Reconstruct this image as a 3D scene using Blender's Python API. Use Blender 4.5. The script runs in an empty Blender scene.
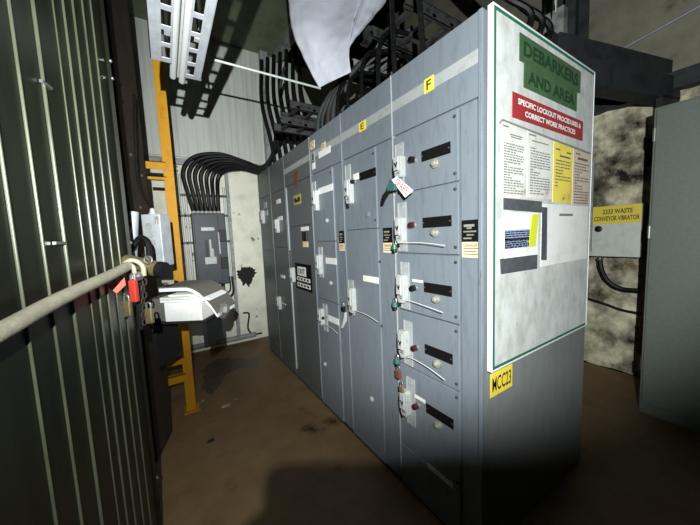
import bpy, bmesh, math, random
from mathutils import Vector, Matrix
random.seed(7)
scene = bpy.context.scene
col = scene.collection
V = Vector

# ------------------------------------------------------------------ camera
YAW, PITCH, ROLL, FPX = 0.565379449, -0.0924236209, -0.0419137739, 287.4395
HC = 1.46969672
fw = V((math.sin(YAW)*math.cos(PITCH), math.cos(YAW)*math.cos(PITCH), math.sin(PITCH)))
r0 = V((math.cos(YAW), -math.sin(YAW), 0)); u0 = r0.cross(fw)
rt = math.cos(ROLL)*r0 + math.sin(ROLL)*u0
up = -math.sin(ROLL)*r0 + math.cos(ROLL)*u0
CAM = V((0, 0, HC))
cd = bpy.data.cameras.new('camera'); cam = bpy.data.objects.new('camera', cd); col.objects.link(cam)
cd.sensor_fit = 'HORIZONTAL'; cd.sensor_width = 36; cd.lens = FPX/700*36; cd.clip_start = .005; cd.clip_end = 100
cam.matrix_world = Matrix(((rt.x, up.x, -fw.x, 0), (rt.y, up.y, -fw.y, 0), (rt.z, up.z, -fw.z, HC), (0, 0, 0, 1)))
scene.camera = cam

def ray(x, y): return fw + rt*((x-350)/FPX) - up*((y-262.5)/FPX)
def hit(x, y, axis, val):
    d = ray(x, y); return CAM + d*((val-CAM[axis])/d[axis])
def rz(x, y, Z): return CAM + ray(x, y)*Z           # point at a given depth in the room

# ------------------------------------------------------------------ materials
MATS = {}
def mat(name, c, rough=.6, metal=0., c2=None, scale=8., lo=.45, hi=.65, stretch=(1, 1, 1), bump=0., bscale=60., spec=.5,
        c3=None, scale3=2.5, lo3=.62, hi3=.68, alpha=1.):
    m = bpy.data.materials.new(name); m.use_nodes = True; nt = m.node_tree; N = nt.nodes; L = nt.links
    b = N['Principled BSDF']; b.inputs['Roughness'].default_value = rough; b.inputs['Metallic'].default_value = metal
    b.inputs['Specular IOR Level'].default_value = spec
    b.inputs['Base Color'].default_value = (*c, 1)
    tc = N.new('ShaderNodeTexCoord'); mp = N.new('ShaderNodeMapping'); mp.inputs['Scale'].default_value = stretch
    L.new(tc.outputs['Object'], mp.inputs['Vector'])
    def layer(prev, cc, sc, a, z):
        n = N.new('ShaderNodeTexNoise'); n.inputs['Scale'].default_value = sc; n.inputs['Detail'].default_value = 7; n.inputs['Roughness'].default_value = .62
        L.new(mp.outputs['Vector'], n.inputs['Vector'])
        r = N.new('ShaderNodeMapRange'); r.inputs['From Min'].default_value = a; r.inputs['From Max'].default_value = z
        L.new(n.outputs['Fac'], r.inputs['Value'])
        x = N.new('ShaderNodeMix'); x.data_type = 'RGBA'
        L.new(r.outputs['Result'], x.inputs['Factor'])
        if prev is None: x.inputs['A'].default_value = (*c, 1)
        else: L.new(prev, x.inputs['A'])
        x.inputs['B'].default_value = (*cc, 1)
        return x.outputs['Result']
    o = None
    if c2: o = layer(None, c2, scale, lo, hi)
    if c3: o = layer(o, c3, scale3, lo3, hi3)
    if o is not None: L.new(o, b.inputs['Base Color'])
    if bump:
        n = N.new('ShaderNodeTexNoise'); n.inputs['Scale'].default_value = bscale; n.inputs['Detail'].default_value = 5
        L.new(mp.outputs['Vector'], n.inputs['Vector'])
        bp = N.new('ShaderNodeBump'); bp.inputs['Strength'].default_value = bump; bp.inputs['Distance'].default_value = .02
        L.new(n.outputs['Fac'], bp.inputs['Height']); L.new(bp.outputs['Normal'], b.inputs['Normal'])
    MATS[name] = m; return m

M = MATS
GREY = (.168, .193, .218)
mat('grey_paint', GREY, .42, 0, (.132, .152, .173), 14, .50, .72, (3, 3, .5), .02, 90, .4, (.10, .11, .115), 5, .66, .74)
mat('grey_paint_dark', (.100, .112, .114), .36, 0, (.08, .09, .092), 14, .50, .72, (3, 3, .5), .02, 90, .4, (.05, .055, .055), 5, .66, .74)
mat('dim_yellow', (.36, .33, .08), .5)
mat('dull_red', (.17, .035, .028), .6)
mat('grey_paint_end', (.20, .215, .21), .5, 0, (.175, .187, .182), 9, .45, .7, (2, 2, .6), .02, 90, .35, (.05, .05, .05), 22, .72, .76)
mat('stripe', (.33, .345, .335), .55, 0, (.27, .28, .27), 20, .5, .7)
mat('white_metal', (.40, .415, .40), .4, 0, (.28, .29, .275), 40, .55, .75)
mat('plate_metal', (.37, .39, .385), .38, .1, (.29, .31, .30), 30, .5, .7)
mat('black_plastic', (.006, .006, .0065), .45, spec=.3)
mat('black_cable', (.004, .004, .0045), .5, 0, (.012, .012, .011), 30, .5, .7, spec=.25)
mat('black_label', (.004, .004, .004), .7, spec=.15)
mat('red_lens', (.045, .008, .012), .3)
mat('knob_beige', (.27, .265, .21), .35, 0, (.16, .16, .12), 40)
mat('yellow_label', (.85, .66, .06), .5, 0, (.6, .5, .12), 30, .55, .75)
mat('cream_label', (.78, .64, .38), .55, 0, (.6, .45, .22), 30, .5, .7)
mat('white_label', (.8, .8, .76), .5, 0, (.65, .65, .6), 30, .5, .7)
mat('red_ink', (.45, .04, .03), .6)
mat('white_ink', (.8, .8, .78), .6)
mat('black_ink', (.012, .012, .012), .6)
mat('grey_ink', (.20, .20, .19), .7)
mat('board_white', (.59, .61, .60), .5, 0, (.43, .44, .415), 13, .40, .68, (1.4, 1, .8), 0, 60, .5, (.30, .29, .26), 26, .66, .74)
mat('board_edge', (.68, .70, .72), .4)
mat('green_stripe', (.022, .135, .075), .5)
mat('green_sign', (.048, .105, .046), .4, 0, (.065, .13, .062), 8)
mat('green_ink', (.012, .045, .018), .5)
mat('red_sign', (.33, .03, .035), .5, 0, (.25, .03, .03), 12)
mat('paper_old', (.68, .68, .63), .7, 0, (.52, .5, .44), 9, .45, .7, c3=(.3, .24, .17), scale3=9, lo3=.66, hi3=.75)
mat('paper_yellow', (.80, .66, .10), .7, 0, (.6, .45, .08), 9, .5, .7, c3=(.22, .13, .05), scale3=14, lo3=.62, hi3=.72)
mat('paper_pink', (.60, .50, .40), .7, 0, (.5, .4, .3), 9, .5, .7)
mat('paper_white', (.82, .82, .80), .6, 0, (.7, .7, .68), 9, .5, .7)
mat('paper_blue', (.28, .34, .5), .6)
mat('lime', (.62, .68, .02), .5)
mat('dark_tape', (.065, .07, .08), .5, 0, (.09, .095, .1), 20)
mat('tie_white', (.62, .63, .62), .5)
mat('seal_teal', (.035, .12, .105), .4)
mat('seal_green', (.02, .11, .05), .4)
mat('padlock_red', (.45, .035, .025), .4)
mat('padlock_maroon', (.14, .045, .035), .45)
mat('tag_red', (.72, .13, .09), .5)
mat('brass', (.50, .42, .20), .35, .8, (.3, .26, .13), 30)
mat('steel', (.5, .5, .48), .35, .9)
mat('galvanized', (.36, .38, .41), .45, .1, (.28, .30, .33), 18, .4, .7)
mat('light_conduit', (.52, .54, .53), .45, .1)
mat('yellow_steel', (.42, .20, .006), .6, 0, (.36, .13, .006), 16, .5, .7, (1, 1, .5), 0, 60, .2, (.12, .07, .03), 24, .68, .74)
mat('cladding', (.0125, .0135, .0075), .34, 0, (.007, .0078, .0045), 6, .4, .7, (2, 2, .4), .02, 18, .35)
mat('cladding_rib_lit', (.085, .093, .056), .38, .1, (.05, .055, .033), 20, .4, .7, (1, 1, .3))  # same cladding paint; lamplight catching the ribs is put into this paler colour
mat('rusty_steel', (.020, .016, .012), .7, 0, (.04, .026, .016), 9, .45, .7)
mat('dark_steel', (.034, .040, .043), .6, 0, (.02, .024, .026), 10, spec=.3)
mat('tray_steel', (.055, .055, .055), .5, .2, (.012, .012, .012), 18, .45, .7)
mat('floor_mud', (.20, .125, .058), .55, 0, (.15, .09, .042), 5, .4, .7, (1, 1, 1), .25, 25, .4, (.028, .012, .008), 1.6, .60, .68)
mat('wall_panel', (.56, .58, .54), .6, 0, (.43, .44, .41), 9, .42, .66, (3, 3, .12), .02, 40, .3, (.10, .09, .08), 9, .74, .78)
mat('wall_plaster', (.76, .745, .63), .7, 0, (.62, .60, .50), 6, .45, .7, (1, 1, 1), .12, 22, .3, (.035, .028, .02), 3.2, .635, .665)
mat('ceiling_paint', (.15, .17, .10), .7, 0, (.11, .12, .08), 6)
mat('void_deck', (.03, .03, .03), .9)
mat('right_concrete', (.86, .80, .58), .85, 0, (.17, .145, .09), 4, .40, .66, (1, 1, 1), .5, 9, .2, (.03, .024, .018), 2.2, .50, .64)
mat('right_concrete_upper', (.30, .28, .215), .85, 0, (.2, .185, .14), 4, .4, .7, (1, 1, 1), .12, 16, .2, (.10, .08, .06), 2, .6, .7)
mat('green_grey', (.145, .165, .145), .55, 0, (.125, .145, .125), 40, .4, .7, (1, 1, 1), .02, 80, .3)
mat('box_white', (.64, .69, .61), .5, 0, (.55, .58, .51), 14)
mat('sheet_white', (.52, .535, .60), .55, 0, (.46, .475, .535), 7, .4, .7)
mat('papers_shelf', (.007, .007, .007), .7)
mat('cardboard', (.115, .107, .088), .8)
mat('webbing', (.36, .33, .25), .7, 0, (.27, .25, .19), 40, .4, .7, (1, 1, 1), .15, 150)
mat('alu_box', (.40, .425, .45), .45, .15, (.32, .34, .36), 16)
mat('box_grey', (.024, .032, .042), .5, 0, (.019, .025, .033), 12)
mat('mud_dark', (.060, .034, .018), .45, 0, (.10, .06, .03), 9, .45, .65)
mat('hole_dark', (.012, .010, .008), .9)
mat('pipe_grey', (.30, .31, .30), .6, 0, (.15, .15, .14), 10)
mat('overalls', (.03, .04, .06), .85)
mat('skin', (.5, .33, .25), .55)
mat('hat_shell', (.7, .55, .08), .4)
mat('phone_shell', (.012, .012, .014), .3)
mat('lamp_glass', (.8, .8, .8), .2)

# ------------------------------------------------------------------ mesh builder
class Frame:
    def __init__(s, o, U, Vv, N): s.o, s.U, s.V, s.N = V(o), V(U).normalized(), V(Vv).normalized(), V(N).normalized()
    def p(s, u, v, n=0): return s.o + s.U*u + s.V*v + s.N*n
WORLD = Frame((0, 0, 0), (1, 0, 0), (0, 1, 0), (0, 0, 1))

ORIG = {}
class MB:
    def __init__(s): s.v = []; s.f = []; s.m = []
    def add(s, vs, fs, m=0):
        k = len(s.v); s.v += [V(a) for a in vs]
        for f in fs: s.f.append([i+k for i in f]); s.m.append(m)
        return s
    def obox(s, fr, a, b, m=0):
        x0, x1 = sorted((a[0], b[0])); y0, y1 = sorted((a[1], b[1])); z0, z1 = sorted((a[2], b[2]))
        vs = [fr.p(x, y, z) for z in (z0, z1) for x, y in ((x0, y0), (x1, y0), (x1, y1), (x0, y1))]
        return s.add(vs, [(3, 2, 1, 0), (4, 5, 6, 7), (0, 1, 5, 4), (1, 2, 6, 5), (2, 3, 7, 6), (3, 0, 4, 7)], m)
    def box(s, a, b, m=0): return s.obox(WORLD, a, b, m)
    def prism(s, fr, poly, n0, n1, m=0):
        k = len(poly); vs = [fr.p(u, v, n0) for u, v in poly] + [fr.p(u, v, n1) for u, v in poly]
        fs = [list(range(k))[::-1], list(range(k, 2*k))] + [(i, (i+1) % k, k+(i+1) % k, k+i) for i in range(k)]
        return s.add(vs, fs, m)
    def tube(s, pts, r, seg=10, m=0, caps=True):
        pts = [V(p) for p in pts]; n = len(pts); rr = r if isinstance(r, (list, tuple)) else [r]*n
        T = []
        for i in range(n):
            t = pts[min(i+1, n-1)] - pts[max(i-1, 0)]; T.append(t.normalized() if t.length > 1e-9 else V((0, 0, 1)))
        a = V((0, 0, 1)) if abs(T[0].z) < .9 else V((1, 0, 0))
        x = T[0].cross(a).normalized(); vs = []
        for i in range(n):
            x = (x - T[i]*x.dot(T[i])).normalized(); y = T[i].cross(x)
            for k in range(seg):
                an = 2*math.pi*k/seg; vs.append(pts[i] + (x*math.cos(an) + y*math.sin(an))*rr[i])
        fs = [(i*seg+k, i*seg+(k+1) % seg, (i+1)*seg+(k+1) % seg, (i+1)*seg+k) for i in range(n-1) for k in range(seg)]
        if caps: fs += [list(range(seg))[::-1], list(range((n-1)*seg, n*seg))]
        return s.add(vs, fs, m)
    def cyl(s, p0, p1, r, seg=16, m=0): return s.tube([p0, p1], r, seg, m)
    def lathe(s, o, axis, prof, seg=20, m=0):
        axis = V(axis).normalized(); a = V((0, 0, 1)) if abs(axis.z) < .9 else V((1, 0, 0))
        x = axis.cross(a).normalized(); y = axis.cross(x); vs = []; n = len(prof)
        for d, r in prof:
            for k in range(seg):
                an = 2*math.pi*k/seg; vs.append(V(o) + axis*d + (x*math.cos(an)+y*math.sin(an))*max(r, 1e-5))
        fs = [(i*seg+k, i*seg+(k+1) % seg, (i+1)*seg+(k+1) % seg, (i+1)*seg+k) for i in range(n-1) for k in range(seg)]
        fs += [list(range(seg))[::-1], list(range((n-1)*seg, n*seg))]
        return s.add(vs, fs, m)
    def text(s, fr, txt, u, v, h, w, n, m=1, bold=.0):
        """text centred on (u,v), cap height h, width w"""
        cu = bpy.data.curves.new('lettering', 'FONT'); cu.body = txt; cu.align_x = 'CENTER'; cu.size = 1; cu.offset = bold; cu.resolution_u = 3
        ob = bpy.data.objects.new('lettering', cu); col.objects.link(ob)
        dg = bpy.context.evaluated_depsgraph_get(); dg.update()
        me = ob.evaluated_get(dg).to_mesh()
        vs = [tuple(x.co) for x in me.vertices]; fs = [list(p.vertices) for p in me.polygons]
        if vs:
            x0 = min(a[0] for a in vs); x1 = max(a[0] for a in vs); y0 = min(a[1] for a in vs); y1 = max(a[1] for a in vs)
            s.add([fr.p(u + ((a[0]-x0)/(x1-x0)-.5)*w, v + ((a[1]-y0)/(y1-y0)-.5)*h, n) for a in vs], fs, m)
        bpy.data.objects.remove(ob); bpy.data.curves.remove(cu)
        return s
    def build(s, name, mats, parent=None, bevel=0., smooth=False, base=None, segs=2):
        if not isinstance(mats, (list, tuple)): mats = [mats]
        o = ORIG[parent.name] if parent is not None else (V(base) if base is not None else V((0, 0, 0)))
        me = bpy.data.meshes.new(name)
        me.from_pydata([tuple(p-o) for p in s.v], [], s.f)
        for k in mats: me.materials.append(M[k])
        for p, k in zip(me.polygons, s.m): p.material_index = min(k, len(mats)-1)
        b = bmesh.new(); b.from_mesh(me); bmesh.ops.recalc_face_normals(b, faces=b.faces); b.to_mesh(me); b.free()
        if smooth:
            for p in me.polygons: p.use_smooth = True
            me.update()
            try: me.set_sharp_from_angle(angle=math.radians(40))
            except Exception: pass
        ob = bpy.data.objects.new(name, me); col.objects.link(ob)
        if bevel:
            md = ob.modifiers.new('bevel', 'BEVEL'); md.width = bevel; md.segments = segs; md.limit_method = 'ANGLE'; md.angle_limit = .6
        if parent is not None: ob.parent = parent; ORIG[ob.name] = o.copy()
        else: ob.location = o; ORIG[ob.name] = o.copy()
        return ob

def tag(o, label=None, cat=None, group=None, kind=None):
    if label: o['label'] = label
    if cat: o['category'] = cat
    if group: o['group'] = group
    if kind: o['kind'] = kind
    return o
def thing(name, label, cat, base, group=None):
    o = bpy.data.objects.new(name, None); o.empty_display_size = .05; col.objects.link(o); o.location = V(base); ORIG[o.name] = V(base)
    return tag(o, label, cat, group)
def spline(pts, n=8):
    pts = [V(p) for p in pts]; out = []
    P = [pts[0]*2-pts[1]] + pts + [pts[-1]*2-pts[-2]]
    for i in range(1, len(P)-2):
        for k in range(n):
            t = k/n; a, b, c, d = P[i-1], P[i], P[i+1], P[i+2]
            out.append(.5*((2*b) + (c-a)*t + (2*a-5*b+4*c-d)*t*t + (3*b-a-3*c+d)*t**3))
    return out + [pts[-1]]

# ------------------------------------------------------------------ MCC geometry
XM, Y0, XE, HT = 1.0515, .676, 2.10, 2.286
FR = Frame((XM, 0, 0), (0, -1, 0), (0, 0, 1), (-1, 0, 0))       # front face of the line-up, u = -y
ER = Frame((0, Y0, 0), (1, 0, 0), (0, 0, 1), (0, -1, 0))        # end face
def F(x, y, n=0): p = hit(x, y, 0, XM-n); return (-p.y, p.z)
def Ee(x, y, n=0): p = hit(x, y, 1, Y0-n); return (p.x, p.z)

def panel(sec, name, u0, u1, z0, z1, mats=None, n0=-.016, n1=0., bevel=.003):
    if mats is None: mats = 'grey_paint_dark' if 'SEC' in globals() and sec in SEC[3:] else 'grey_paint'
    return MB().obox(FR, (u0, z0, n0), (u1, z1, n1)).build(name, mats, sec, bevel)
def rect(px):   # two opposite pixel corners on the front face -> u0,z0,u1,z1
    a = F(px[0], px[1]); b = F(px[2], px[3]); return min(a[0], b[0]), min(a[1], b[1]), max(a[0], b[0]), max(a[1], b[1])
def fbox(parent, name, u0, z0, u1, z1, n0, n1, mats, bevel=0.):
    return MB().obox(FR, (u0, z0, n0), (u1, z1, n1)).build(name, mats, parent, bevel)
def handle(door, uc, zt, zb, plate=True, w=.046, ptop=None, pbot=None, pu=None):
    """disconnect operator: slim steel plate behind, white housing with lever"""
    if plate:
        pt = ptop if ptop is not None else zt+.055; pb = pbot if pbot is not None else zb-.02
        pu = pu if pu is not None else uc+.03
        mb = MB().obox(FR, (pu-.030, pb, 0), (pu+.030, pt, .004))
        mb.obox(FR, (pu-.030, pb, .004), (pu-.027, pt, .007)).obox(FR, (pu+.027, pb, .004), (pu+.030, pt, .007))
        mb.cyl(FR.p(pu+.012, pt-.022, .003), FR.p(pu+.012, pt-.022, .006), .006, 12, 1)
        mb.build('operator_plate', ['plate_metal', 'white_metal'], door)
    h = zt-zb; mb = MB()
    mb.prism(FR, [(uc-w/2, zb+.14*h), (uc-w/2+.010, zb), (uc+w/2-.006, zb), (uc+w/2, zb+.1*h), (uc+w/2, zt-.05*h), (uc+w/2-.012, zt), (uc-w/2, zt)], 0, .034)
    mb.obox(FR, (uc-w/2+.006, zb+.30*h, .034), (uc+w/2-.010, zt-.06*h, .046))
    hs = mb.build('disconnect_handle', 'white_metal', door, .003)
    return hs
def handle_marks(door, uc, zt, zb, lever_shade=True):
    h = zt-zb; zc = zt-.45*h
    mb = MB(); mb.prism(FR, [(uc-.014, zc+.014), (uc-.006, zc+.014), (uc-.001, zc+.002), (uc+.006, zc+.016), (uc+.012, zc+.012), (uc+.001, zc-.014)], .0455, .0475)
    for q_ in (.16, .30): mb.obox(FR, (uc-.012, zb+q_*h, .034 if q_ < .29 else .0455), (uc+.012, zb+(q_+.02)*h, .036 if q_ < .29 else .0472))
    mb.obox(FR, (uc-.004, zb+.22*h, .034), (uc+.010, zb+.245*h, .036))
    mb.build('indicator_mark', 'black_plastic', door)
    if lever_shade:
        mb = MB(); mb.tube(spline([FR.p(uc-.030, zt-.15*h, .014), FR.p(uc-.039, zt-.42*h, .02), FR.p(uc-.037, zb+.10*h, .02), FR.p(uc-.018, zb-.022, .024)], 5), .0095, 8)
        mb.build('lever_shade', 'black_plastic', door, smooth=True)  # thickened and moved left so its black also stands for the handle's shadow
def button(door, uc, zc, m='black_plastic', r=.017, collar='steel'):
    MB().lathe(FR.p(uc, zc), FR.N, [(0, r*1.05), (.006, r*1.05), (.008, r*.9)], 18).build('bezel', collar, door, smooth=True)
    MB().lathe(FR.p(uc, zc), FR.N, [(.006, r*.85), (.024, r*.9), (.030, r*.75), (.031, 0)], 18).build('push_button', m, door, smooth=True)
def knob(door, uc, zc, r=.021):
    MB().lathe(FR.p(uc, zc), FR.N, [(0, r), (.010, r), (.013, r*.82), (.012, r*.7), (.020, r*.62), (.024, r*.45), (.025, 0)], 22).build('reset_knob', 'knob_beige', door, smooth=True)
def nameplate(door, u0, z0, u1, z1, m='black_label'):
    mb = MB().obox(FR, (u0, z0, 0), (u1, z1, .004))
    for u in (u0+.006, u1-.006): mb.cyl(FR.p(u, (z0+z1)/2, .003), FR.p(u, (z0+z1)/2, .0055), .0035, 8, 1)
    mb.build('nameplate', [m, 'steel'], door)
def screws(door, pts, name='screw'):
    for u, z in pts:
        MB().lathe(FR.p(u, z), FR.N, [(0, .007), (.004, .007), (.007, .004), (.0072, 0)], 10).build(name, 'dark_steel', door, smooth=True)
def letter(sec, ch, u0, z0, u1, z1, m='yellow_label'):
    mb = MB().obox(FR, (u0, z0, 0), (u1, z1, .0025))
    mb.text(FR, ch, (u0+u1)/2, (z0+z1)/2, (z1-z0)*.66, (u1-u0)*.5, .0032, 1, .015)
    mb.build('letter_label', [m, 'black_ink'], sec)
WR = -.009
def warning(sec, u0, z0, u1, z1, zs):
    mb = MB().obox(FR, (u0, zs, WR), (u1, z1, WR+.002)); w = u1-u0
    mb.obox(FR, (u0+w*.12, z1-.028, WR+.002), (u1-w*.3, z1-.018, WR+.0026), 2)
    for k in range(4): mb.obox(FR, (u0+w*(.1+.18*(k % 2)), zs+.012+.014*k, WR+.002), (u0+w*(.55+.12*(k % 3)), zs+.018+.014*k, WR+.0026), 2)
    mb.obox(FR, (u0, z0, WR), (u1, zs, WR+.002), 1)
    mb.text(FR, 'DANGER', (u0+u1)/2, zs-.014, .014, w*.74, WR+.0028, 3, .02)
    for k in range(3): mb.obox(FR, (u0+w*.1, z0+.012+.012*k, WR+.002), (u1-w*(.1+.1*(k % 2)), z0+.016+.012*k, WR+.0026), 4)
    mb.build('warning_label', ['black_label', 'cream_label', 'knob_beige', 'red_ink', 'cardboard'], sec)

BND = [Y0, 1.19, 1.705, 2.205, 2.815, 3.285, 3.752]
LAB = ['grey motor control section lettered F, nearest, with five unit doors and black nameplates',
       'grey motor control section lettered E, with two tall doors, beside section F',
       'grey motor control section with three doors and white nameplates, left of section E',
       'grey motor control section with a red mark, tall door and black sign with white lines',
       'narrow grey motor control section, second from the far end of the line-up',
       'farthest grey motor control section, at the far end by the stained wall']
zh = F(400, 133.7)[1]
SEC = []
for i in range(6):
    ya, yb = BND[i], BND[i+1]; g = .0025
    s = thing('motor_control_section', LAB[i], 'electrical cabinet', (XM, yb, 0), 'sections of the motor control line-up')
    SEC.append(s)
    mb = MB().box((XM+.016, ya+g/2, 0), (XE, yb-g/2, HT))
    if i == 0:
        mb.m[2] = 1
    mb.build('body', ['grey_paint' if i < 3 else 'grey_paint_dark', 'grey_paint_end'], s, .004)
    fbox(s, 'edge_highlight', -yb+.0008, .055, -yb+.0055, HT-.004, -.016, .007, 'stripe' if i == 0 else 'grey_paint' if i < 3 else 'grey_paint_dark', .001)  # added ridge for the highlight along the seam, painted paler on the nearest section
    fbox(s, 'base_channel', -yb+.01, .0, -ya-.01, .02, -.03, -.006, 'dark_steel')
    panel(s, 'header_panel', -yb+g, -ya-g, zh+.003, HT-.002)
    # dirty tape band running over the headers
    zt0, zt1 = (F(440, 80.5)[1], F(440, 69.5)[1])
    if i < 4: fbox(s, 'header_band', -yb+.004, F(481.8, 60.4)[1], -ya-.004, F(481.8, 46.3)[1], 0, .0012, 'stripe')

# ---- section F
s = SEC[0]; ya, yb = BND[0], BND[1]
uw = F(459.4, 255)[0]
uL = -yb+.003
panel(s, 'wireway_cover', uw+.002, -ya-.022, .022, zh-.003, n1=WR)
panel(s, 'corner_post', -ya-.018, -ya, .0, HT-.001, n0=-.02, n1=.003)
a = F(424.3, 93)[1]; b = F(424.3, 80)[1]
u_a, u_b = F(424.5, 86)[0], F(434, 82)[0]
letter(s, 'F', u_a, F(429, 92)[1], u_b, F(429, 77.5)[1])
zs = [zh-.003, F(395.7, 194.6)[1], F(395.7, 252.9)[1], F(397, 308)[1], F(401.4, 363)[1], F(426, 463)[1]]
ZF = zs
PX = [dict(pl=(396, 143, 406, 192), h=(391.7, 155.5, 400.7, 177.6), np=(422, 157, 450.6, 147), k=(435.7, 163.5), b=(414, 160), bm='black_plastic'),
      dict(pl=(397, 202.5, 407.5, 251), h=(393, 217, 402, 243), np=(423.2, 223.5, 451.6, 220), k=(435.5, 232.5), b=(413.5, 225), bm='red_lens'),
      dict(pl=(398.5, 262, 409, 308), h=(394, 275, 403.5, 303), np=(424.5, 287, 452, 291.5), k=(436.7, 299), b=(415, 287.8), bm='black_plastic'),
      dict(pl=(400, 320, 411, 363), h=(396.3, 331.5, 404.5, 357), np=(425.3, 349, 452.7, 359), k=(437.6, 363.3), b=(416.3, 347.5), bm='red_lens'),
      dict(pl=(402, 376, 411.7, 421), h=(398.5, 392, 406, 416), np=(426.5, 408, 453.7, 424), k=(438.6, 425), b=(417.5, 405.5), bm='red_lens')]
DF = []
for k in range(5):
    d = panel(s, 'unit_door', uL, uw-.003, zs[k+1]+.003, zs[k]-.003); DF.append(d)
    q = PX[k]
    pu = (F(q['pl'][0], 200)[0]+F(q['pl'][2], 200)[0])/2
    pa = F((q['pl'][0]+q['pl'][2])/2, q['pl'][1])[1]; pb = F((q['pl'][0]+q['pl'][2])/2, q['pl'][3])[1]
    hx = (q['h'][0]+q['h'][2])/2; n = .04
    hc = F(hx, q['h'][1], n); hb = F(hx, q['h'][3], n)
    q['hc'] = (hc[0], hc[1], hb[1])
    handle(d, hc[0], hc[1], hb[1], True, .05, pa, max(pb, zs[k+1]+.01), pu); handle_marks(d, hc[0], hc[1], hb[1])
    A = F(q['np'][0], q['np'][1]); B = F(q['np'][2], q['np'][3]); zc = (A[1]+B[1])/2
    nameplate(d, A[0], zc-.024, B[0], zc+.024)
    kk = F(*q['k']); knob(d, kk[0], kk[1]); bb = F(*q['b']); button(d, bb[0], bb[1], q['bm'])
    screws(d, [(uw-.018, zs[k]-.03), (uw-.018, zs[k+1]+.035)])
    if k in (2, 4):
        r = rect((412.5, 279, 423, 283)) if k == 2 else None
        if k == 2: fbox(d, 'white_strip', r[0], r[1], r[2], r[3], 0, .002, 'white_label')
        else:
            c0 = F(415, 395.5); c1 = F(425.3, 402); zc = (c0[1]+c1[1])/2
            fbox(d, 'white_strip', c0[0], zc-.009, c1[0], zc+.009, 0, .002, 'white_label')
# lowest panel with a white strip label
d = panel(s, 'lower_panel', uL, uw-.003, .022, zs[5]-.003)
c0 = F(428, 466); c1 = F(453, 485); zc = (c0[1]+c1[1])/2
fbox(d, 'white_strip', c0[0], zc-.013, c1[0], zc+.013, 0, .002, 'white_label')
a = F(460.6, 220.5); b = F(480, 257); warning(s, a[0], b[1]-.005, b[0]-.004, a[1], F(470, 242)[1])

# ---- section E
s = SEC[1]; ya, yb = BND[1], BND[2]
uw = F(378.6, 255)[0]; uL = -yb+.003
panel(s, 'wireway_cover', uw+.002, -ya-.003, .022, zh-.003, n1=WR)
letter(s, 'E', F(359.3, 128)[0], F(362.5, 131)[1], F(366, 125)[0], F(362.5, 121.5)[1])
zm = F(345, 230.7)[1]
d1 = panel(s, 'unit_door', uL, uw-.003, zm+.003, zh-.003); d2 = panel(s, 'unit_door', uL, uw-.003, .022, zm-.003)
hc = F(346, 179, .04); hb = F(346, 204, .04)
handle(d1, hc[0], hc[1], hb[1], True, .055, F(348, 165)[1], F(349, 205)[1], F(349, 190)[0]); handle_marks(d1, hc[0], hc[1], hb[1])
A = F(360, 176.5); B = F(376, 172); zc = (A[1]+B[1])/2; nameplate(d1, A[0], zc-.024, B[0], zc+.024)
r = rect((353.5, 174.5, 358.8, 179)); fbox(d1, 'white_strip', r[0], r[1], r[2], r[3], 0, .003, 'white_label')
bb = F(354.5, 180); button(d1, bb[0], bb[1]-.012, 'black_plastic', .015)
kk = F(368, 214.5); screws(d1, [(uw-.018, zh-.04), (uw-.018, zm+.05)]); MB().lathe(FR.p(kk[0], kk[1]), FR.N, [(0, .02), (.006, .02), (.01, .012), (.0105, 0)], 18).build('latch', 'grey_paint', d1, smooth=True)
hc = F(349, 288, .04); hb = F(350, 313, .04)
handle(d2, hc[0], hc[1], hb[1], True, .05, F(351, 280)[1], F(352, 314)[1], F(352, 300)[0]); handle_marks(d2, hc[0], hc[1], hb[1])
c0 = F(363.5, 278); c1 = F(379, 281); fbox(d2, 'white_strip', c0[0], c0[1]-.019, c1[0]-.004, c0[1]+.019, 0, .003, 'white_label')
kk = F(372, 399); MB().lathe(FR.p(kk[0], kk[1]), FR.N, [(0, .018), (.006, .018), (.012, .012), (.0125, 0)], 18).build('latch', 'plate_metal', d2, smooth=True)
screws(d2, [F(380, 261.5), F(382, 326)])
a = F(381.8, 228); b = F(391.6, 253); warning(s, a[0], b[1], b[0], a[1], F(386, 242.8)[1])

# ---- section D
s = SEC[2]; ya, yb = BND[2], BND[3]
uw = F(336, 255)[0]; uL = -yb+.003
panel(s, 'wireway_cover', uw+.002, -ya-.003, .022, zh-.003, n1=WR)
letter(s, 'C', F(310.6, 146)[0]+.002, F(312, 149.5)[1], F(314.8, 146)[0], F(312, 141.5)[1], 'cream_label')
letter(s, 'D', F(321.8, 146)[0], F(323.5, 149.2)[1], F(325.6, 146)[0], F(323.5, 142.8)[1], 'cream_label')
c0 = F(319, 155); c1 = F(330.5, 149.5); zc = (c0[1]+c1[1])/2; fbox(s, 'white_strip', c0[0], zc-.024, c1[0], zc+.024, .0012, .004, 'white_label')
mb = MB(); c = F(313.2, 157); mb.obox(FR, (c[0]-.03, c[1]-.045, 0), (c[0]+.03, c[1]+.04, .003)); mb.text(FR, 'B', c[0], c[1], .05, .035, .0036, 1, .03)
c = F(313.7, 165.3); mb.obox(FR, (c[0]-.026, c[1]-.03, 0), (c[0]+.026, c[1]+.03, .003), 2); mb.build('letter_label', ['plate_metal', 'black_ink', 'white_label'], s)
z1 = F(316, 241.6)[1]; z2 = F(318.5, 297.6)[1]
ZD = [zh-.003, z1, z2, .019]
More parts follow.
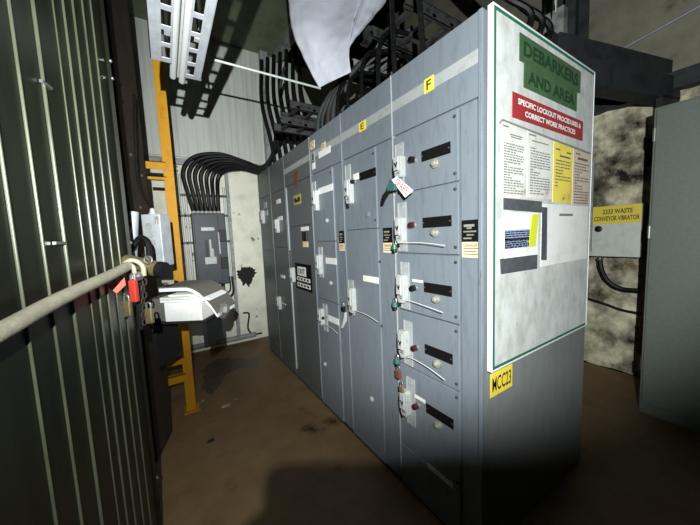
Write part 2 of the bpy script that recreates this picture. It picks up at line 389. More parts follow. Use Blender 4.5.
PXD = [dict(h=(309.5, 190, 316, 211), lab=(318.5, 192, 333, 186.5), b=(317.8, 193), p=(313.5, 182, 316.5, 212), k=(327.5, 220.5)),
       dict(h=(313, 254.5, 319.7, 274.5), lab=(326, 260.5, 336.5, 261.5), b=(321.5, 260.8), p=(316, 247, 320.5, 276), k=(331.3, 283)),
       dict(h=(315, 309, 322, 325), lab=(328.5, 317, 339, 323), b=(324.5, 317.5), p=(317.5, 301, 322.5, 326), k=(325.5, 364))]
for k in range(3):
    d = panel(s, 'unit_door', uL, uw-.003, ZD[k+1]+.003, ZD[k]-.003); q = PXD[k]
    hx = (q['h'][0]+q['h'][2])/2; hc = F(hx, q['h'][1], .04); hb = F(hx, q['h'][3], .04)
    pu = F((q['p'][0]+q['p'][2])/2, 200)[0]
    handle(d, hc[0], hc[1], hb[1], True, .055, F(q['p'][0], q['p'][1])[1], F(q['p'][0], q['p'][3])[1], pu); handle_marks(d, hc[0], hc[1], hb[1], False)
    q['hc'] = (hc[0], hc[1], hb[1])
    A = F(q['lab'][0], q['lab'][1]); B = F(q['lab'][2], q['lab'][3]); zc = (A[1]+B[1])/2
    fbox(d, 'nameplate', A[0], zc-.024, B[0], zc+.024, 0, .003, 'white_label')
    bb = F(*q['b']); button(d, bb[0], bb[1], 'black_plastic', .016)
    kk = F(*q['k']); MB().lathe(FR.p(kk[0], kk[1]), FR.N, [(0, .017), (.008, .017), (.016, .010), (.0165, 0)], 16).build('latch', 'plate_metal', d, smooth=True)
    if k == 0: screws(d, [(uw-.02, ZD[0]-.04)])
a = F(337.8, 231); b = F(343.6, 251); warning(s, a[0], b[1], b[0], a[1], F(340.5, 243.5)[1])

# ---- section C
s = SEC[3]; ya, yb = BND[3], BND[4]
uL, uR = -yb+.05, -ya-.003
panel(s, 'hinge_strip', -yb+.003, uL-.003, .022, zh-.003)
zm = F(290, 227)[1]
d1 = panel(s, 'unit_door', uL, uR, zm+.003, zh-.003); d2 = panel(s, 'unit_door', uL, uR, .022, zm-.003)
c = F(296, 178); MB().prism(FR, [(c[0]-.05, c[1]-.06), (c[0]-.02, c[1]-.075), (c[0]+.03, c[1]-.06), (c[0]+.055, c[1]+.05), (c[0]+.01, c[1]+.065), (c[0]-.055, c[1]+.04)], 0, .0015).build('red_mark', 'dull_red', d1)
c0 = F(294.2, 205.5); c1 = F(300.6, 193.5); mb = MB().obox(FR, (c0[0], c0[1], 0), (c1[0], c1[1], .002)); w = c1[0]-c0[0]; h = c1[1]-c0[1]
mb.prism(FR, [(c0[0]+w*.1, c0[1]+h*.25), (c0[0]+w*.9, c0[1]+h*.25), (c0[0]+w*.9, c0[1]+h*.72), (c0[0]+w*.62, c0[1]+h*.72), (c0[0]+w*.45, c0[1]+h*.45), (c0[0]+w*.3, c0[1]+h*.72), (c0[0]+w*.1, c0[1]+h*.72)], .002, .003, 1)
mb.build('warning_label', ['dim_yellow', 'black_ink'], d1)
c0 = F(301.3, 231); c1 = F(308.5, 226.3); fbox(d2, 'white_strip', c0[0], c0[1], c1[0], c1[1], .001, .004, 'white_label')
c0 = F(303.5, 241); c1 = F(307.3, 231.6); fbox(d2, 'meter', c0[0], c0[1], c1[0], c1[1], 0, .012, 'black_plastic', .002)
c0 = F(303.2, 247); c1 = F(308, 241.5); fbox(d2, 'cream_strip', c0[0], c0[1], c1[0], c1[1], 0, .003, 'cream_label')
# black sign with white text panels
u0s, u1s = F(296, 275)[0], F(311.8, 278)[0]; zt_ = F(303.5, 264)[1]; zb_ = F(303.5, 290)[1]
mb = MB().obox(FR, (u0s, zb_, 0), (u1s, zt_, .004)); w = u1s-u0s; h = zt_-zb_
mb.obox(FR, (u0s+w*.16, zt_-h*.46, .004), (u0s+w*.70, zt_-h*.12, .005), 1)
mb.text(FR, 'EXIT', u0s+w*.43, zt_-h*.29, h*.20, w*.40, .0056, 2, .03)
mb.obox(FR, (u0s+w*.10, zt_-h*.66, .004), (u0s+w*.92, zt_-h*.52, .005), 1)
mb.obox(FR, (u0s+w*.10, zt_-h*.90, .004), (u0s+w*.92, zt_-h*.74, .005), 1)
for k in range(4):
    mb.obox(FR, (u0s+w*(.16+.19*k), zt_-h*.63, .005), (u0s+w*(.27+.19*k), zt_-h*.55, .0056), 2)
    mb.obox(FR, (u0s+w*(.16+.19*k), zt_-h*.86, .005), (u0s+w*(.28+.19*k), zt_-h*.78, .0056), 2)
mb.build('notice_plate', ['black_label', 'white_label', 'black_ink'], d2)
hc = F(290, 267.5, .04); hb = F(290, 282, .04); handle(d2, hc[0], hc[1], hb[1], False, .06); handle_marks(d2, hc[0], hc[1], hb[1], False)
MB().cyl(FR.p(uL+.01, hb[1], .012), FR.p(uL+.01, .12, .012), .008, 8).build('latch_rod', 'plate_metal', d2)
MB().cyl(FR.p(uL+.01, F(284, 190)[1], .012), FR.p(uL+.01, F(287, 250)[1], .012), .007, 8).build('latch_rod', 'grey_paint', d1)

# ---- sections B and A
for i, hs, strips, seam in ((4, [(272, 219, 277, 233), (274.5, 296.5, 278.8, 309)], [(276.5, 200, 280.5, 203), (278, 217, 282.5, 220), (281, 274.5, 285, 278.5), (279.5, 301, 286, 305)], 247),
                      (5, [(258.2, 210.5, 262, 224)], [(264, 203, 267, 207.5), (264.5, 211, 268, 215)], 250)):
    s = SEC[i]; ya, yb = BND[i], BND[i+1]; uL, uR = -yb+.004, -ya-.004
    zm = F(275 if i == 4 else 264, seam)[1]
    d1 = panel(s, 'unit_door', uL, uR, zm+.003, zh-.003); d2 = panel(s, 'unit_door', uL, uR, .022, zm-.003)
    for q in hs:
        hx = (q[0]+q[2])/2; d = d1 if q[1] < seam else d2
        hc = F(hx, q[1], .04); hb = F(hx, q[3], .04)
        handle(d, hc[0], hc[1], hb[1], False, .075 if i == 4 else .1); handle_marks(d, hc[0], hc[1], hb[1], False)
    for q in strips:
        r = rect(q); d = d1 if q[1] < seam else d2
        fbox(d, 'nameplate', r[0], r[1], r[2], r[3], 0, .004, 'white_label' if i == 4 else 'plate_metal')
    kk = F(281, 241) if i == 4 else F(266, 262); screws(d2, [kk])

# ------------------------------------------------------------------ things hung on the unit handles
def cable_tie(px, label, n0=.036):
    pts = []
    for j, (x, y) in enumerate(px): pts.append(FR.p(*F(x, y, n0+.004*j), n0+.004*j))
    o = MB().tube(spline(pts, 6), .002, 6).build('cable_tie', 'tie_white', base=pts[0], smooth=True)
    tag(o, label, 'cable tie', 'white ties hanging from unit handles')
cable_tie([(398, 243), (415, 242.5), (430, 243.5), (445, 245.5)], 'white tie pointing straight right from the second handle of section F')
cable_tie([(400, 302), (408, 300.5), (425, 306), (443, 312.5)], 'white tie slanting down from the third handle of section F')
cable_tie([(401, 357), (412, 358.5), (428, 367.5), (445, 380)], 'long curved white tie hanging from the fourth handle of section F')
cable_tie([(348, 311), (356, 311), (367, 315), (378, 322)], 'white tie curving right from the lower handle of section E', .036)
cable_tie([(320.5, 324), (326, 325), (332, 328.5), (337.5, 333.5)], 'short white tie hanging from the lowest handle of section D', .036)
def seal(px, m, label):
    c = FR.p(*F(px[0], px[1], .035), .035)
    t = thing('lock_seal', label, 'seal', c-V((0, 0, .03)), 'coloured seals below the handles')
    MB().lathe(c, (0, 0, -1), [(-.016, .008), (-.012, .015), (.010, .017), (.016, .011), (.017, 0)], 14).build('seal_body', m, t, smooth=True)
    MB().tube([c+V((0, .012*math.cos(a), .014+.024*math.sin(a))) for a in [math.pi*k/8 for k in range(9)]], .0028, 6).build('shackle', 'steel', t, smooth=True)
    MB().lathe(c+V((0, 0, -.016)), (0, 0, -1), [(0, .012), (.010, .013), (.012, 0)], 12).build('seal_cap', 'black_plastic', t, smooth=True)
seal((394.5, 247), 'seal_green', 'green seal below the second handle of section F')
seal((395, 304.5), 'seal_teal', 'pale teal seal below the third handle of section F')
seal((397.2, 361), 'seal_teal', 'teal seal just above the maroon padlock on section F')
def padlock(name, c, m, label, fr=FR, w=.036, h=.045, d=.018, sh=.03):
    """c = centre of the lock body"""
    c = V(c); lf = Frame(c, fr.U, fr.V, fr.N)
    t = thing(name, label, 'padlock', c-lf.V*(h/2))
    mb = MB().obox(lf, (-w/2, -h/2, -d/2), (w/2, h/2, d/2)); mb.build('lock_body', m, t, .004)
    pts = [lf.p(-w*.3, h/2-.004), lf.p(-w*.3, h/2+sh*.5)] + [lf.p(-w*.3*math.cos(a), h/2+sh*.5+w*.3*math.sin(a)*1.1) for a in [math.pi*k/8 for k in range(1, 8)]] + [lf.p(w*.3, h/2+sh*.5), lf.p(w*.3, h/2-.004)]
    MB().tube(pts, .0035, 8).build('shackle', 'steel', t, smooth=True)
    MB().lathe(lf.p(0, -h/2), -lf.V, [(-.001, .006), (.002, .006), (.0022, 0)], 12).build('keyway', 'black_plastic', t)
    return t
padlock('padlock', FR.p(*F(398.3, 374.5, .04), .04), 'padlock_maroon', 'maroon padlock hanging between fourth and fifth handles of section F')
padlock('padlock', FR.p(*F(401.5, 389, .055), .055), 'brass', 'small brass padlock on the fifth handle of section F', w=.028, h=.032)
padlock('padlock', FR.p(*F(343.3, 308.5, .04), .04), 'black_plastic', 'black padlock on the lower handle of section E', w=.034, h=.034)
# pale paper strip dangling beside that padlock
q = [FR.p(*F(344.5, 313, .06), .06), FR.p(*F(346.8, 312, .062), .062), FR.p(*F(346.6, 321, .066), .066), FR.p(*F(343, 328, .06), .06), FR.p(*F(341, 328.5, .055), .055), FR.p(*F(343.4, 320, .06), .06)]
dv = FR.N*.0012
o = MB().add(q+[a+dv for a in q], [(0, 1, 2, 5), (5, 2, 3, 4), (6, 7, 8, 11), (11, 8, 9, 10)]+[(i, (i+1) % 6, 6+(i+1) % 6, 6+i) for i in range(6)]).build('paper_strip', 'paper_white', base=q[0])
tag(o, 'torn white paper strip dangling from the lower handle of section E', 'paper')
# SPARE tag, with its teal clip and black strap
tp = [(391.7, 180), (396.8, 176.3), (413.7, 190.5), (405.3, 197.6)]
T4 = [FR.p(*F(x, y, .07), .07) for x, y in tp]
tu = (T4[2]-T4[1]).normalized(); tn = FR.N; tv = tn.cross(tu)
if tv.z < 0: tv = -tv
tf = Frame((T4[0]+T4[1]+T4[2]+T4[3])/4, tu, tv, tn)
L_ = (T4[2]-T4[1]).length
def tl(p): d = p-tf.o; return (d.dot(tf.U), d.dot(tf.V))
t = thing('lockout_tag', 'white tag reading SPARE hung slantwise on the top handle of section F', 'tag', T4[0])
pl = [tl(p) for p in T4]
mb = MB().prism(tf, pl, 0, .0015)
mb.text(tf, 'SPARE', .004, 0, .034, L_*.72, .0022, 1, .0)
mb.build('tag_card', ['white_label', 'red_ink'], t)
c = FR.p(*F(391.8, 186, .055), .055)
t2 = thing('lockout_clip', 'teal lockout clip with black strap hanging by the SPARE tag', 'lock', c)
MB().prism(Frame(c, FR.U, FR.V, FR.N), [(-.03, -.022), (.03, -.026), (.034, -.004), (.008, .034), (-.006, .034), (-.028, .004)], -.012, .010).build('clip_body', 'seal_teal', t2, .004)
e0 = FR.p(*F(389, 190, .05), .05); e1 = FR.p(*F(382.3, 203.5, .04), .04)
MB().tube([e0, (e0+e1)/2+FR.N*.01, e1], [.011, .013, .009], 8).build('strap', 'black_plastic', t2, smooth=True)

# ------------------------------------------------------------------ end face: board, labels
BN = .03                                                   # the board stands off the cabinet end on spacers
bt = thing('notice_board', 'large white sign board with green border on the end of the cabinets', 'sign board', ER.p(1.6, .87, 0))
def E2(x, y): return Ee(x, y, BN)
TL, TR, BR, BL = E2(492.6, 1.6), E2(593.2, 71), E2(587.6, 324), E2(491.6, 373.8)
bu0 = (TL[0]+BL[0])/2; bu1 = (TR[0]+BR[0])/2; bz0 = (BR[1]+BL[1])/2; bz1 = (TL[1]+TR[1])/2
MB().obox(ER, (bu0+.003, bz0+.003, .012), (bu1-.003, bz1-.003, BN)).build('board_panel', 'board_white', bt)
mb = MB(); e = .006
for a, b in (((bu0, bz0), (bu0+e, bz1)), ((bu1-e*.6, bz0), (bu1, bz1)), ((bu0+e, bz0), (bu1-e*.6, bz0+e)), ((bu0+e, bz1-e), (bu1-e*.6, bz1))):
    mb.obox(ER, (a[0], a[1], .010), (b[0], b[1], BN+.002))
mb.build('board_frame', 'board_edge', bt, .001)
mb = MB(); g0, g1 = .008, .020
for a, b in (((bu0+g0, bz0+g0), (bu0+g1, bz1-g0)), ((bu0+g1, bz0+g0), (bu1-.012, bz0+g1)), ((bu0+g1, bz1-g1), (bu1-.012, bz1-g0))):
    mb.obox(ER, (a[0], a[1], BN-.002), (b[0], b[1], BN+.0015))
mb.build('green_border', 'green_stripe', bt)
for su in (bu0+.06, bu1-.06):
    for sz in (bz0+.06, bz1-.06): MB().cyl(ER.p(su, sz, -.002), ER.p(su, sz, .013), .012, 12).build('spacer', 'steel', bt)
def erect(pxs): # pixel quad TL,TR,BR,BL -> averaged rectangle on board plane
    q = [E2(*p) for p in pxs]; return ((q[0][0]+q[3][0])/2, (q[2][1]+q[3][1])/2, (q[1][0]+q[2][0])/2, (q[0][1]+q[1][1])/2)
# green sign, two steps
r1 = erect([(519.2, 32), (580, 72.3), (579.6, 96), (519, 57.8)]); r2 = erect([(523.5, 60.5), (576.5, 94), (576, 112.8), (523.4, 86)])
mb = MB().obox(ER, (r1[0], r1[1], BN), (r1[2], r1[3], BN+.003)).obox(ER, (r2[0], r2[1], BN), (r2[2], r1[1], BN+.003))
mb.text(ER, 'DEBARKERS', (r1[0]+r1[2])/2, (r1[1]+r1[3])/2+.002, (r1[3]-r1[1])*.56, (r1[2]-r1[0])*.90, BN+.0036, 1, .035)
mb.text(ER, 'AND AREA', (r2[0]+r2[2])/2+.0, (r2[1]+r1[1])/2, (r1[1]-r2[1])*.56, (r2[2]-r2[0])*.88, BN+.0036, 1, .035)
o = mb.build('sign_plate', ['green_sign', 'green_ink'], base=ER.p(r1[0], r2[1], BN)); tag(o, 'dark green plate reading DEBARKERS AND AREA at the top of the board', 'sign')
r = erect([(512, 90), (582.3, 123), (582, 142.3), (512, 115.8)])
mb = MB().obox(ER, (r[0], r[1], BN), (r[2], r[3], BN+.003)); w, h = r[2]-r[0], r[3]-r[1]
mb.text(ER, 'SPECIFIC LOCKOUT PROCEDURES &', (r[0]+r[2])/2+.005, r[3]-h*.29, h*.24, w*.90, BN+.0036, 1, .03)
mb.text(ER, 'CORRECT WORK PRACTICES', (r[0]+r[2])/2, r[3]-h*.70, h*.24, w*.72, BN+.0036, 1, .03)
o = mb.build('sign_plate', ['red_sign', 'white_ink'], base=ER.p(r[0], r[1], BN)); tag(o, 'red plate with white lockout procedures lettering under the green plate', 'sign')
def sheet(px, m, label, ink, rows, heads=(), name='paper_sheet', n=.0015, lw=.9, jag=.3):
    r = erect(px); w, h = r[2]-r[0], r[3]-r[1]
    mb = MB().obox(ER, (r[0], r[1], BN), (r[2], r[3], BN+n))
    rnd = random.Random(len(label))
    for v0, v1, a, b, cnt in rows:
        for k in range(cnt):
            v = r[3]-h*(v0+(v1-v0)*k/max(1, cnt-1)); x = a
            while x < b-.03:
                l = rnd.uniform(.04, .14); e_ = min(x+l, b)
                mb.obox(ER, (r[0]+w*x, v-.0026, BN+n), (r[0]+w*e_, v+.0026, BN+n+.0006), 1); x = e_+rnd.uniform(.012, .03)
                if rnd.random() < jag*.25: break
    for (v, a, b, th) in heads: mb.obox(ER, (r[0]+w*a, r[3]-h*v-th/2, BN+n), (r[0]+w*b, r[3]-h*v+th/2, BN+n+.0006), 1)
    o = mb.build(name, [m, ink], base=ER.p(r[0], r[1], BN)); return tag(o, label, 'paper', 'sheets pinned on the sign board')
sheet([(500, 120), (526.5, 129.5), (526.5, 199), (502, 198)], 'paper_old', 'stained white typed sheet, leftmost below the red plate', 'grey_ink', [(.27, .93, .08, .86, 20)], [(.05, .04, .26, .007), (.14, .3, .8, .005), (.17, .34, .75, .005)])
sheet([(527, 129.5), (551.5, 138.5), (553.5, 199.5), (527, 199)], 'paper_old', 'stained white typed sheet beside the yellow sheet', 'grey_ink', [(.24, .92, .1, .88, 18)], [(.05, .04, .3, .007), (.13, .15, .8, .005)])
sheet([(552, 139), (572.6, 147.5), (571.5, 204), (554, 201.5)], 'paper_yellow', 'yellow printed sheet on the right half of the board', 'cardboard', [(.30, .72, .1, .9, 9)], [(.12, .1, .3, .007), (.14, .65, .9, .007), (.22, .3, .85, .008)])
sheet([(573, 148), (589.8, 154), (588, 207), (572, 204.5)], 'paper_pink', 'pinkish printed sheet at the right edge of the board', 'cardboard', [(.24, .95, .1, .95, 15)], [(.07, .12, .4, .006), (.15, .25, .85, .012)])
sheet([(541, 202), (588, 207.5), (586.5, 262), (541, 262)], 'paper_white', 'blank white sheet below the yellow sheet', 'grey_ink', [], [(.17, .33, .62, .012)])
sheet([(509, 212), (538, 213.5), (538, 257), (499.5, 257)], 'paper_white', 'white leaflet with blue bands and a lime stripe between grey tapes', 'paper_blue', [(.42, .76, .0, .72, 8)], [(.58, .0, .72, .006)]+[(.40+.045*k, .0, .74, .010) for k in range(9)])
r = erect([(529.5, 214), (537, 214.5), (536, 246.5), (528.5, 246)])
r_l = r
mb = MB().prism(ER, [(r[0], r[1]), (r[2]-.01, r[1]), (r[2]-.01, r[3]-.12), (r[2]+.012, r[3]), (r[0]+.02, r[3]), (r[0], r[3]-.1)], BN+.0018, BN+.0035)
o = mb.build('lime_strip', 'lime', base=ER.p(r[0], r[1], BN)); tag(o, 'bright lime strip along the right side of the blue leaflet', 'strip')
def tape(px, label):
    q = [E2(*p) for p in px]
    o = MB().prism(ER, q, BN+.001, BN+.004).build('tape_strip', 'dark_tape', base=ER.p(q[0][0], q[0][1], BN)); tag(o, label, 'tape', 'dark grey tape strips on the board')
tape([(503, 198), (541, 201.5), (541, 212.5), (503, 209.5)], 'dark grey tape strip above the blue leaflet')
tape([(541.5, 207), (546.5, 207.5), (545.8, 260), (540.5, 260)], 'vertical dark grey tape strip right of the blue leaflet')
tape([(499.5, 259), (536.5, 254.5), (536.3, 268.5), (500.5, 274)], 'dark grey tape strip below the blue leaflet')
q = [E2(498.5, 123), E2(501.5, 119), E2(552, 138.6), E2(589.5, 152.8), E2(589.3, 154.4), E2(552, 140.4), E2(502, 121), E2(499.3, 124.5)]
o = MB().prism(ER, q, BN+.002, BN+.004).build('sleeve_edge', 'grey_ink', base=ER.p(q[0][0], q[0][1], BN)); tag(o, 'thin dark edge strip of the sleeve above the pinned sheets', 'strip')
# MCC23
q = [Ee(490.3, 373.5), Ee(512, 364.5), Ee(511.5, 386), Ee(490, 398)]
r = (q[0][0], (q[2][1]+q[3][1])/2, q[1][0], (q[0][1]+q[1][1])/2)
mb = MB().obox(ER, (r[0], r[1], 0), (r[2], r[3], .002)); mb.text(ER, 'MCC23', (r[0]+r[2])/2, (r[1]+r[3])/2, (r[3]-r[1])*.62, (r[2]-r[0])*.86, .0028, 1, .012)
o = mb.build('identification_label', ['yellow_label', 'black_ink'], base=ER.p(r[0], r[1], 0)); tag(o, 'yellow label reading MCC23 below the sign board', 'label')

# ------------------------------------------------------------------ room shell
YB, XR = 4.30, 3.72
tag(MB().box((-2.2, -1.6, -.1), (XR, YB, 0)).build('floor', 'floor_mud'), kind='structure')
zu = 2.55
tag(MB().box((-2.2, YB, 0), (XR+.2, YB+.15, zu)).build('wall_back', 'wall_plaster'), kind='structure')
tag(MB().box((-2.2, YB-.03, zu), (XR+.2, YB+.15, 4.08)).build('wall_back_upper', 'wall_panel'), kind='structure')
tag(MB().box((-2.2, YB-.05, zu-.10), (XM+.4, YB, zu-.02)).build('trim_1', 'pipe_grey'), kind='structure')
tag(MB().box((-2.2, 2.2, 4.08), (1.53, YB+.15, 4.2)).build('ceiling', 'ceiling_paint'), kind='structure')
tag(MB().box((-2.2, -1.6, 7.2), (XR+.2, YB+.15, 7.3)).build('ceiling_upper', 'void_deck'), kind='structure')
tag(MB().box((1.32, YB-.12, zu), (1.42, YB-.03, 4.08)).build('trim_2', 'pipe_grey'), kind='structure')
# right wall: rough lower part, smoother upper part
def rough_wall(name, y0, y1, z0, z1, m, amp, step, face):
    ny = int((y1-y0)/step); nz = int((z1-z0)/step); vs = []; fs = []
    from mathutils import noise
    for j in range(nz+1):
        for i in range(ny+1):
            y = y0+(y1-y0)*i/ny; z = z0+(z1-z0)*j/nz
            d = noise.noise(V((y*2.1, z*2.1, 3)))*amp + noise.noise(V((y*6, z*6, 8)))*amp*.5 + noise.noise(V((y*17, z*17, 1)))*amp*.25
            vs.append(V((face-.5*amp+d*.9, y, z)))
    for j in range(nz):
        for i in range(ny):
            a = j*(ny+1)+i; fs.append((a, a+1, a+ny+2, a+ny+1))
    k = len(vs); vs += [V((face+.25, y0, z0)), V((face+.25, y1, z0)), V((face+.25, y1, z1)), V((face+.25, y0, z1))]
    fs += [(k, k+1, k+2, k+3)]
    fs += [tuple(list(range(ny+1))+[k+1, k]), tuple([nz*(ny+1)+i for i in range(ny+1)]+[k+2, k+3])]
    fs += [tuple([j*(ny+1) for j in range(nz+1)]+[k+3, k]), tuple([j*(ny+1)+ny for j in range(nz+1)]+[k+2, k+1])]
    return tag(MB().add(vs, fs).build(name, m, smooth=True), kind='structure')
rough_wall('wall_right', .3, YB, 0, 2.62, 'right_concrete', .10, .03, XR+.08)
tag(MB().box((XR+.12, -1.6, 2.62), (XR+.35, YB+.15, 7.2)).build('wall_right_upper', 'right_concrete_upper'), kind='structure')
tag(MB().box((XR-.10, .2, 2.56), (XR+.33, YB-.13, 2.70)).build('trim_3', 'dark_steel'), kind='structure')

# ------------------------------------------------------------------ left corrugated wall
we = rz(130, 262, 1.3); wn = rz(0, 262, .60)
wd = V((wn.x-we.x, wn.y-we.y, 0)); WL = wd.length; wd.normalize()
wnrm = V((0, 0, 1)).cross(wd)
if wnrm.dot(CAM-we) < 0: wnrm = -wnrm
LW = Frame((we.x, we.y, 0), wd, (0, 0, 1), wnrm)
def wpos(x):   # pixel column at mid height -> distance along the wall line
    d = ray(x, 262); den = d.x*wnrm.x+d.y*wnrm.y; t = ((we-CAM).x*wnrm.x+(we-CAM).y*wnrm.y)/den
    p = CAM+d*t; return (V((p.x-we.x, p.y-we.y, 0))).dot(wd)
ribs = [(119.6, .010), (111.9, .010), (102.9, .011), (93.9, .011), (84.9, .007), (65.6, .014), (43.7, .011), (15.4, .011)]
rp = [(wpos(x), w) for x, w in ribs]
end = WL+.16; rfaces = []
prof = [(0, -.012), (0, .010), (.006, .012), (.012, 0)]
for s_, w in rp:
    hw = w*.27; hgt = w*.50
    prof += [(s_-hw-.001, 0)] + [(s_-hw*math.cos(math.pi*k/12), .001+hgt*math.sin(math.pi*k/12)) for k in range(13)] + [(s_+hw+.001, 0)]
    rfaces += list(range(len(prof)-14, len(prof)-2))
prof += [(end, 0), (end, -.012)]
poly = [(u, n) for u, n in prof]
k = len(poly); ZT = 3.3
vs = [LW.p(u, 0, n) for u, n in poly] + [LW.p(u, ZT, n) for u, n in poly]
fs = [(i, (i+1) % k, k+(i+1) % k, k+i) for i in range(k)]
wl = MB().add(vs, fs)
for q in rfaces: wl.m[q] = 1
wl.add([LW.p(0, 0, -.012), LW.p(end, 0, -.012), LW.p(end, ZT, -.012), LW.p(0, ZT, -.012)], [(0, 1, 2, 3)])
ow = wl.build('wall_left', ['cladding', 'cladding_rib_lit']); tag(ow, kind='structure')
for zz in (.34, 1.28, 1.48, 2.25, 2.18):
    o = MB().lathe(LW.p(.006, zz, .012), LW.N, [(0, .007), (.003, .007), (.006, .004), (.0062, 0)], 8).build('cladding_screw', 'steel', ow, smooth=True)
for (x_, y_) in ((60, 243), (47, 85)):
    d_ = ray(x_, y_); t_ = (LW.p(0, 0, .008)-CAM).dot(wnrm)/d_.dot(wnrm); p_ = CAM+d_*t_; u_ = (p_-LW.p(0, 0, 0)).dot(wd)
    MB().obox(LW, (u_-.022, p_.z-.004, .002), (u_+.022, p_.z+.004, .010)).build('cladding_clip', 'steel', ow)
c = LW.p(wpos(61), rz(61, 243, .9).z, 0)

# dark rusty column behind the cladding edge
a = rz(121, 130, 1.75); b = rz(141, 130, 2.05)
ct = thing('steel_column', 'dark rusty steel column just behind the ribbed cladding edge', 'column', (a.x, a.y, 0))
cf = Frame((a.x, a.y, 0), V((b.x-a.x, b.y-a.y, 0)), (0, 0, 1), V((b.y-a.y, -(b.x-a.x), 0)))
cw = V((b.x-a.x, b.y-a.y, 0)).length
if cf.N.dot(CAM-a) < 0: cf.N = -cf.N
MB().obox(cf, (0, 0, -.015), (cw, 3.9, 0)).obox(cf, (0, 0, -.16), (cw, 3.9, -.145)).obox(cf, (cw/2-.006, 0, -.15), (cw/2+.006, 3.9, -.01)).build('column_section', 'rusty_steel', ct)
for zz, uu in ((2.05, .3), (2.12, .55), (1.95, .75), (1.72, .5), (1.5, .6), (.9, .4), (.62, .6)):
    MB().lathe(cf.p(cw*uu, zz, 0), cf.N, [(0, .009), (.006, .009), (.0062, 0)], 6).build('bolt', 'steel', ct)

# ------------------------------------------------------------------ yellow post
px0, px1, PY = .031, .103, 2.786
pt = thing('yellow_post', 'yellow painted steel angle post standing in front of the light wall', 'post', (px0, PY, 0))
pm = MB().box((px0, PY, 0), (px1, PY+.008, 3.02)).box((px0, PY+.008, 0), (px0+.008, PY+.07, 3.02))
pm.build('angle_post', 'yellow_steel', pt)
for (x, y) in ((177.4, 213.5), (172.5, 170), (178.7, 240), (169.5, 118), (186, 352)):
    h_ = hit(x, y, 1, PY); MB().lathe((px0+.045, PY, h_.z), (0, -1, 0), [(0, .012), (.007, .012), (.0072, 0)], 6).build('bolt', 'yellow_steel', pt)
for (x0, y0, x1, y1) in ((141.5, 160, 166, 168), (147.5, 175.5, 166, 179), (163, 362, 184, 368.5), (160.5, 380, 186, 388)):
    a = hit(x0, (y0+y1)/2, 1, PY-.005); zt_ = hit(x0, y0, 1, PY-.005).z; zb_ = hit(x0, y1, 1, PY-.005).z
    MB().box((a.x, PY-.006, zb_), (px0+.02, PY, zt_)).box((a.x, PY-.006, zt_-.006), (px0+.02, PY+.04, zt_)).build('bracket_arm', 'yellow_steel', pt)
MB().box((px0-.02, PY-.03, 0), (px1+.03, PY+.09, .012)).build('base_plate', 'yellow_steel', pt)

# ------------------------------------------------------------------ overhead slotted tray
tt = thing('slotted_tray', 'galvanized slotted cable tray hanging overhead above the aisle', 'cable tray', (.12, 1.7, 2.29))
TX0, TX1, TZ, TY0, TY1 = .012, .222, 2.29, .1, 1.70
def slotted(x0, x1, sx0, sx1, TY1):
    mb = MB().box((x0, TY0, TZ), (sx0, TY1, TZ+.003)).box((sx1, TY0, TZ), (x1, TY1, TZ+.003))
    y = TY1-.035; p = .112; w = .026
    mb.box((sx0, TY1-.035, TZ), (sx1, TY1, TZ+.003))
    while y > TY0:
        mb.box((sx0, y-p, TZ), (sx1, y-p+w, TZ+.003)); y -= p
    return mb
mb = slotted(TX0, TX0+.080, TX0+.042, TX0+.074, TY1-.10); mb.box((TX0, TY0, TZ), (TX0+.003, TY1-.09, TZ+.07)).box((TX0+.022, TY0, TZ-.002), (TX0+.026, TY1-.10, TZ)); mb.build('slotted_rail', 'galvanized', tt)
mb = slotted(TX1-.076, TX1, TX1-.068, TX1-.036, TY1); mb.box((TX1-.003, TY0, TZ), (TX1, TY1-.02, TZ+.10)).box((TX1-.010, TY0, TZ-.003), (TX1-.006, TY1-.02, TZ)); mb.build('slotted_rail', 'galvanized', tt)
for y_ in (TY1-.2, TY0+.55): MB().box((TX0, y_-.02, TZ+.070), (TX1, y_+.02, TZ+.078)).build('cross_bar', 'galvanized', tt)
for x_, l in ((.101, TY1+.05), (.141, TY1+.08)):
    MB().tube([(x_, TY0, TZ+.016), (x_, l, TZ+.016)], .0145, 14).build('conduit', 'light_conduit', tt, smooth=True)
MB().box((.1175, TY0, TZ+.006), (.1255, TY1+.03, TZ+.02)).build('flat_bar', 'white_metal', tt)
# hanger rods hold the tray
for y_ in (.65, 1.5):
    MB().tube([(TX1-.02, y_, TZ+.078), (TX1-.02, y_, 7.2)], .005, 8).build('hanger_rod', 'steel', tt)
    MB().tube([(TX0+.02, y_, TZ+.078), (TX0+.02, y_, 7.2)], .005, 8).build('hanger_rod', 'steel', tt)
# clamp box below the tray end
# thin conduit running right from the tray
a = rz(213, 59.5, 1.62); b = hit(320.5, 88.5, 1, a.y)
o = MB().tube([a, b], .0065, 8).build('thin_conduit', 'plate_metal', base=a, smooth=True); tag(o, 'thin pale conduit running level from the slotted tray towards the cabinets', 'conduit')

# ------------------------------------------------------------------ beam along the ceiling, above the aisle edge
o = MB().box((1.50, 2.2, 3.98), (1.62, YB-.13, 4.08)).build('roof_beam', 'pipe_grey', base=(1.5, 2.2, 3.98)); tag(o, 'grey beam along the edge of the olive ceiling panel', 'beam')

